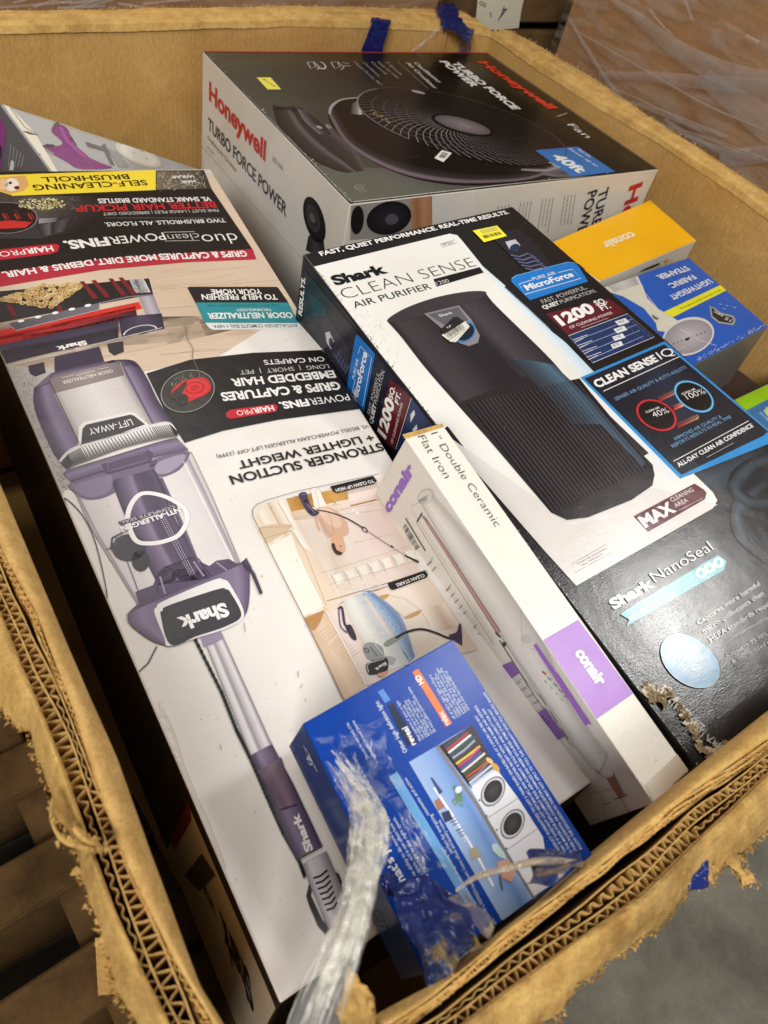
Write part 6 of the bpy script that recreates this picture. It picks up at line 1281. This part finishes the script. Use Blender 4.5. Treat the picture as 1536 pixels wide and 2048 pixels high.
A = Art(*plane_of(V[0], V[3], V[3] + DL, CAM)); A.f = crop(0, 180, 3.49)
A.poly([(-60, 120), (2, 190), (44, 260), (42, 340), (20, 430), (10, 560), (-60, 560)], (120, 50, 110), 2); A.poly([(0, 380), (14, 400), (10, 470), (0, 500)], (30, 28, 30), 3)
for k in range(5): A.line([(80 + 22 * k, 370 + 22 * k), (60 + 22 * k, 540)], 1, (150, 148, 148), 3)
A.poly([(80, 490), (100, 500), (96, 560), (66, 560)], (196, 192, 188), 4); A.build('side_print', PRINT, hd, [V[0], V[3], V[3] + DL, V[0] + DL])
# a dark carton deep under the near boxes
T0_ = [H(905, 1500, -.6), H(1400, 1300, -.6), H(1500, 1580, -.6), H(1150, 1760, -.6)]

# ================================================================ loose film
def rope(name, pts, rad, m, label, cat, strands=26, flat=.6, seed=1):
    P = smooth(resample([H(x, y, z) for x, y, z in pts], .0022), 10); rr = random.Random(seed); n = len(P)
    def rt(t):
        s_ = t * (len(rad) - 1); i = min(int(s_), len(rad) - 2); return rad[i] * (1 - (s_ - i)) + rad[i + 1] * (s_ - i)
    vs = []; fs = []; K = 40
    fr = []
    for i, p in enumerate(P):
        d = (P[min(i + 1, n - 1)] - P[max(i - 1, 0)]).normalized(); q_ = d.cross(Z).normalized(); fr.append((p, q_, q_.cross(d)))
    for i, (p, q_, u_) in enumerate(fr):
        r_ = rt(i / (n - 1))
        for k in range(K):
            a = 2 * math.pi * k / K; tw = a + i * .012
            w_ = 1 + .22 * noise.noise(Vector((math.cos(tw) * 2.5, math.sin(tw) * 2.5, i * .017 + seed))) + .20 * abs(noise.noise(Vector((math.cos(tw) * 6, math.sin(tw) * 6, i * .014)))) + .06 * noise.noise(Vector((a * 2, i * .3, 1)))
            vs.append(p + (q_ * math.cos(a) + u_ * math.sin(a) * flat) * r_ * w_)
        if i > (n // 5 if m is ROPE else 0):
            for k in range(K): a, b = (i - 1) * K + k, (i - 1) * K + (k + 1) % K; fs.append((a, b, b + K, a + K))
    o = newmesh(name, vs, fs, m, None, smooth=True)
    vs = []; fs = []
    for s_ in range(strands):
        a0 = rr.uniform(0, 6.28); tw = rr.uniform(-.009, .009); i0 = int(n * .6 * rr.random() ** .8); i1 = min(n, i0 + rr.randrange(n // 5, n // 2)); rs = rr.uniform(.2, 1.2); wd = rr.uniform(.0003, .0022); c_ = 0
        for i in range(i0, i1):
            e = math.sin(math.pi * (i - i0 + .5) / (i1 - i0)); p, q_, u_ = fr[i]; a = a0 + tw * (i - i0) + .5 * noise.noise(Vector((i * .03, s_ * 3.1, 0))) + .10 * noise.noise(Vector((i * .3, s_ * 1.3, 2))); r_ = rt(i / (n - 1)) * (rs + .10 * noise.noise(Vector((i * .08, s_ * 1.7, 4))) + .09 * noise.noise(Vector((i * .45, s_ * 2.3, 9)))); c = p + (q_ * math.cos(a) + u_ * math.sin(a) * flat) * r_
            t_ = (q_ * -math.sin(a) + u_ * math.cos(a) * flat).normalized() * wd * (.3 + e); o_ = (q_ * math.cos(a) + u_ * math.sin(a)) * wd * .7
            vs += [c - t_, c + o_, c + t_]
            if c_: b = len(vs) - 6; fs += [(b, b + 1, b + 4, b + 3), (b + 1, b + 2, b + 5, b + 4)]
            c_ += 1
    newmesh('film_folds', vs, fs, STRAND if m is ROPE else m, o, smooth=False).matrix_parent_inverse = Matrix()
    tag(o, label, cat); return o
rope('stretch_film_twist', [(655, 1508, -.13), (690, 1550, -.11), (722, 1590, -.09), (742, 1640, -.065), (738, 1700, -.04), (722, 1780, -.01), (700, 1860, .01), (668, 1940, .02), (640, 2010, .02), (618, 2080, .01)],
     [.0060, .0065, .0075, .0095, .010, .0076, .0078, .0086, .0096, .0098], ROPE, 'thick twisted rope of clear stretch film hanging over the near rim', 'stretch film', 170)
rope('film_strand', [(912, 1782, -.09), (950, 1752, -.07), (1010, 1738, -.05), (1070, 1722, -.04), (1120, 1722, -.03), (1165, 1732, -.02)], [.001, .0013, .0014, .0018, .0022, .002], BEIGEF, 'thin dirty twisted film strand lying across the laundry room picture', 'film strand', 10, seed=4)
CLING_ = CLING = plastic('cling_film', (235, 238, 242), 0.20, rough=0.05, bscale=110, amin=0.0, bstr=1.0)
def sheet(name, pts, zs, m, label, cat, amp=.004, nx=26, ny=26, f=50, th=0):
    c = [H(p[0], p[1], z) for p, z in zip(pts, zs)]; vs = []; fs = []
    for j in range(ny + 1):
        for i in range(nx + 1):
            u = i / nx; v = j / ny; p = (c[0] * (1 - u) + c[1] * u) * (1 - v) + (c[3] * (1 - u) + c[2] * u) * v
            e = 1.0; b_ = min(u, 1 - u, v, 1 - v)
            p = p + Vector((nz(p, f, 1), nz(p, f, 2), 0)) * amp * (1.6 if b_ < .08 else .5) + Vector((0, 0, abs(nz(p, f * .8, 3)) * amp * 1.1 + abs(nz(p, f * 2.4, 5)) * amp * .7 + abs(nz(p, f * 6, 7)) * amp * .22))
            vs.append(p)
    for j in range(ny):
        for i in range(nx): a = j * (nx + 1) + i; fs.append((a, a + 1, a + nx + 2, a + nx + 1))
    o = newmesh(name, vs, fs, m, None, smooth=True)
    if th: md = o.modifiers.new('thick', 'SOLIDIFY'); md.thickness = th
    if m in (CLING_, ):
        rr = random.Random(len(name)); vs = []; fs = []
        for q in range(20):  # raised white fold ribbons, highlights along the creases put in as colour
            u, v = rr.random(), rr.random(); P = []; du, dv = rr.uniform(-.08, .12), rr.uniform(.15, .5) * rr.choice((1, 1, -.4))
            for k in range(9):
                t = k / 8; uu = min(1, max(0, u + du * t + .012 * math.sin(k * .8 + q))); vv = min(1, max(0, v + dv * t + .012 * math.cos(k * .7 + q)))
                P.append((c[0] * (1 - uu) + c[1] * uu) * (1 - vv) + (c[3] * (1 - uu) + c[2] * uu) * vv + Vector((0, 0, .003 + .002 * math.sin(k + q))))
            wd = rr.uniform(.0001, .0005)
            for k, p in enumerate(P):
                d = (P[min(k + 1, 8)] - P[max(k - 1, 0)]); q_ = d.cross(Z); q_ = q_.normalized() * wd if q_.length > 1e-9 else Vector((wd, 0, 0)); vs += [p - q_, p + q_]
                if k: b = len(vs) - 4; fs.append((b, b + 1, b + 3, b + 2))
        newmesh('film_folds', vs, fs, STRAND, o).matrix_parent_inverse = Matrix()
    tag(o, label, cat); return o
sheet('cling_wrap_scrap', [(640, 1470), (765, 1440), (800, 1580), (700, 1640)], [-.128, -.118, -.122, -.12], CLING, 'wrinkled clear cling wrap on the far left corner of the light bulb box', 'film scrap', .006)
sheet('clear_tape_scrap', [(775, 1600), (800, 1590), (890, 1730), (850, 1745)], [-.135, -.135, -.14, -.14], CLING, 'wrinkled clear tape strip on the pale blue stripe of the light bulb box', 'tape scrap', .003)
o = sheet('torn_tape_sheet', [(764, 1765), (880, 1795), (985, 1905), (850, 1962)], [-.135, -.12, -.04, -.05], TAPE2, 'large torn blue tape with cardboard fibres over the light bulb box near end', 'torn tape', .007, 34, 34, 40)
mt, nt, b = mat('tape_with_fibres'); tc = N(nt, 'ShaderNodeTexCoord'); n1 = N(nt, 'ShaderNodeTexNoise', i_Scale=38.0, i_Detail=7.0, i_Roughness=.7); nt.links.new(tc.outputs['Object'], n1.inputs['Vector'])
r = ramp(nt, [(.46, L((20, 38, 98))), (.55, L((44, 60, 104))), (.61, L((130, 112, 82))), (.72, L((188, 152, 100)))]); nt.links.new(n1.outputs[0], r.inputs[0]); nt.links.new(r.outputs[0], b.inputs['Base Color']); b.inputs['Roughness'].default_value = .2
bp = N(nt, 'ShaderNodeBump', i_Strength=.35, i_Distance=.002); nt.links.new(n1.outputs[0], bp.inputs['Height']); nt.links.new(bp.outputs[0], b.inputs['Normal'])
TAPEF = mt
o.data.materials[0] = TAPEF
pc = sheet('cardboard_fluff', [(884, 1800), (936, 1788), (992, 1850), (972, 1884)], [-.11, -.11, -.05, -.04], BEIGEF, None, None, .004, 24, 30, 70); pc.name = 'cardboard_scrap'; tag(pc, 'torn tan cardboard scrap clinging to the blue tape above the near rim', 'cardboard scrap')
sheet('blue_tape_fold', [(745, 1755), (840, 1768), (890, 1800), (765, 1815)], [-.15, -.14, -.13, -.15], TAPE, 'dark shiny fold of blue tape between the film rope and the light bulb box', 'tape fold', .006, 20, 16, 60)
sheet('blue_film_scrap', [(1052, 1700), (1120, 1712), (1180, 1720), (1062, 1776)], [-.1, -.08, -.01, -.02], TAPEF, 'dusty blue tape scrap hanging from the near wall over the laundry room picture', 'tape scrap', .006, 24, 24, 50)
# broken cardboard corner beside the film rope
cc = sheet('corner_scrap', [(690, 1965), (745, 2000), (790, 2080), (660, 2090)], [-.02, -.01, .01, .02], CARD_EDGE, None, None, .006, 18, 18, 50, .002); cc.parent = BIN; cc.matrix_parent_inverse = Matrix.Translation(-BIN.location); cc.name = 'torn_corner'
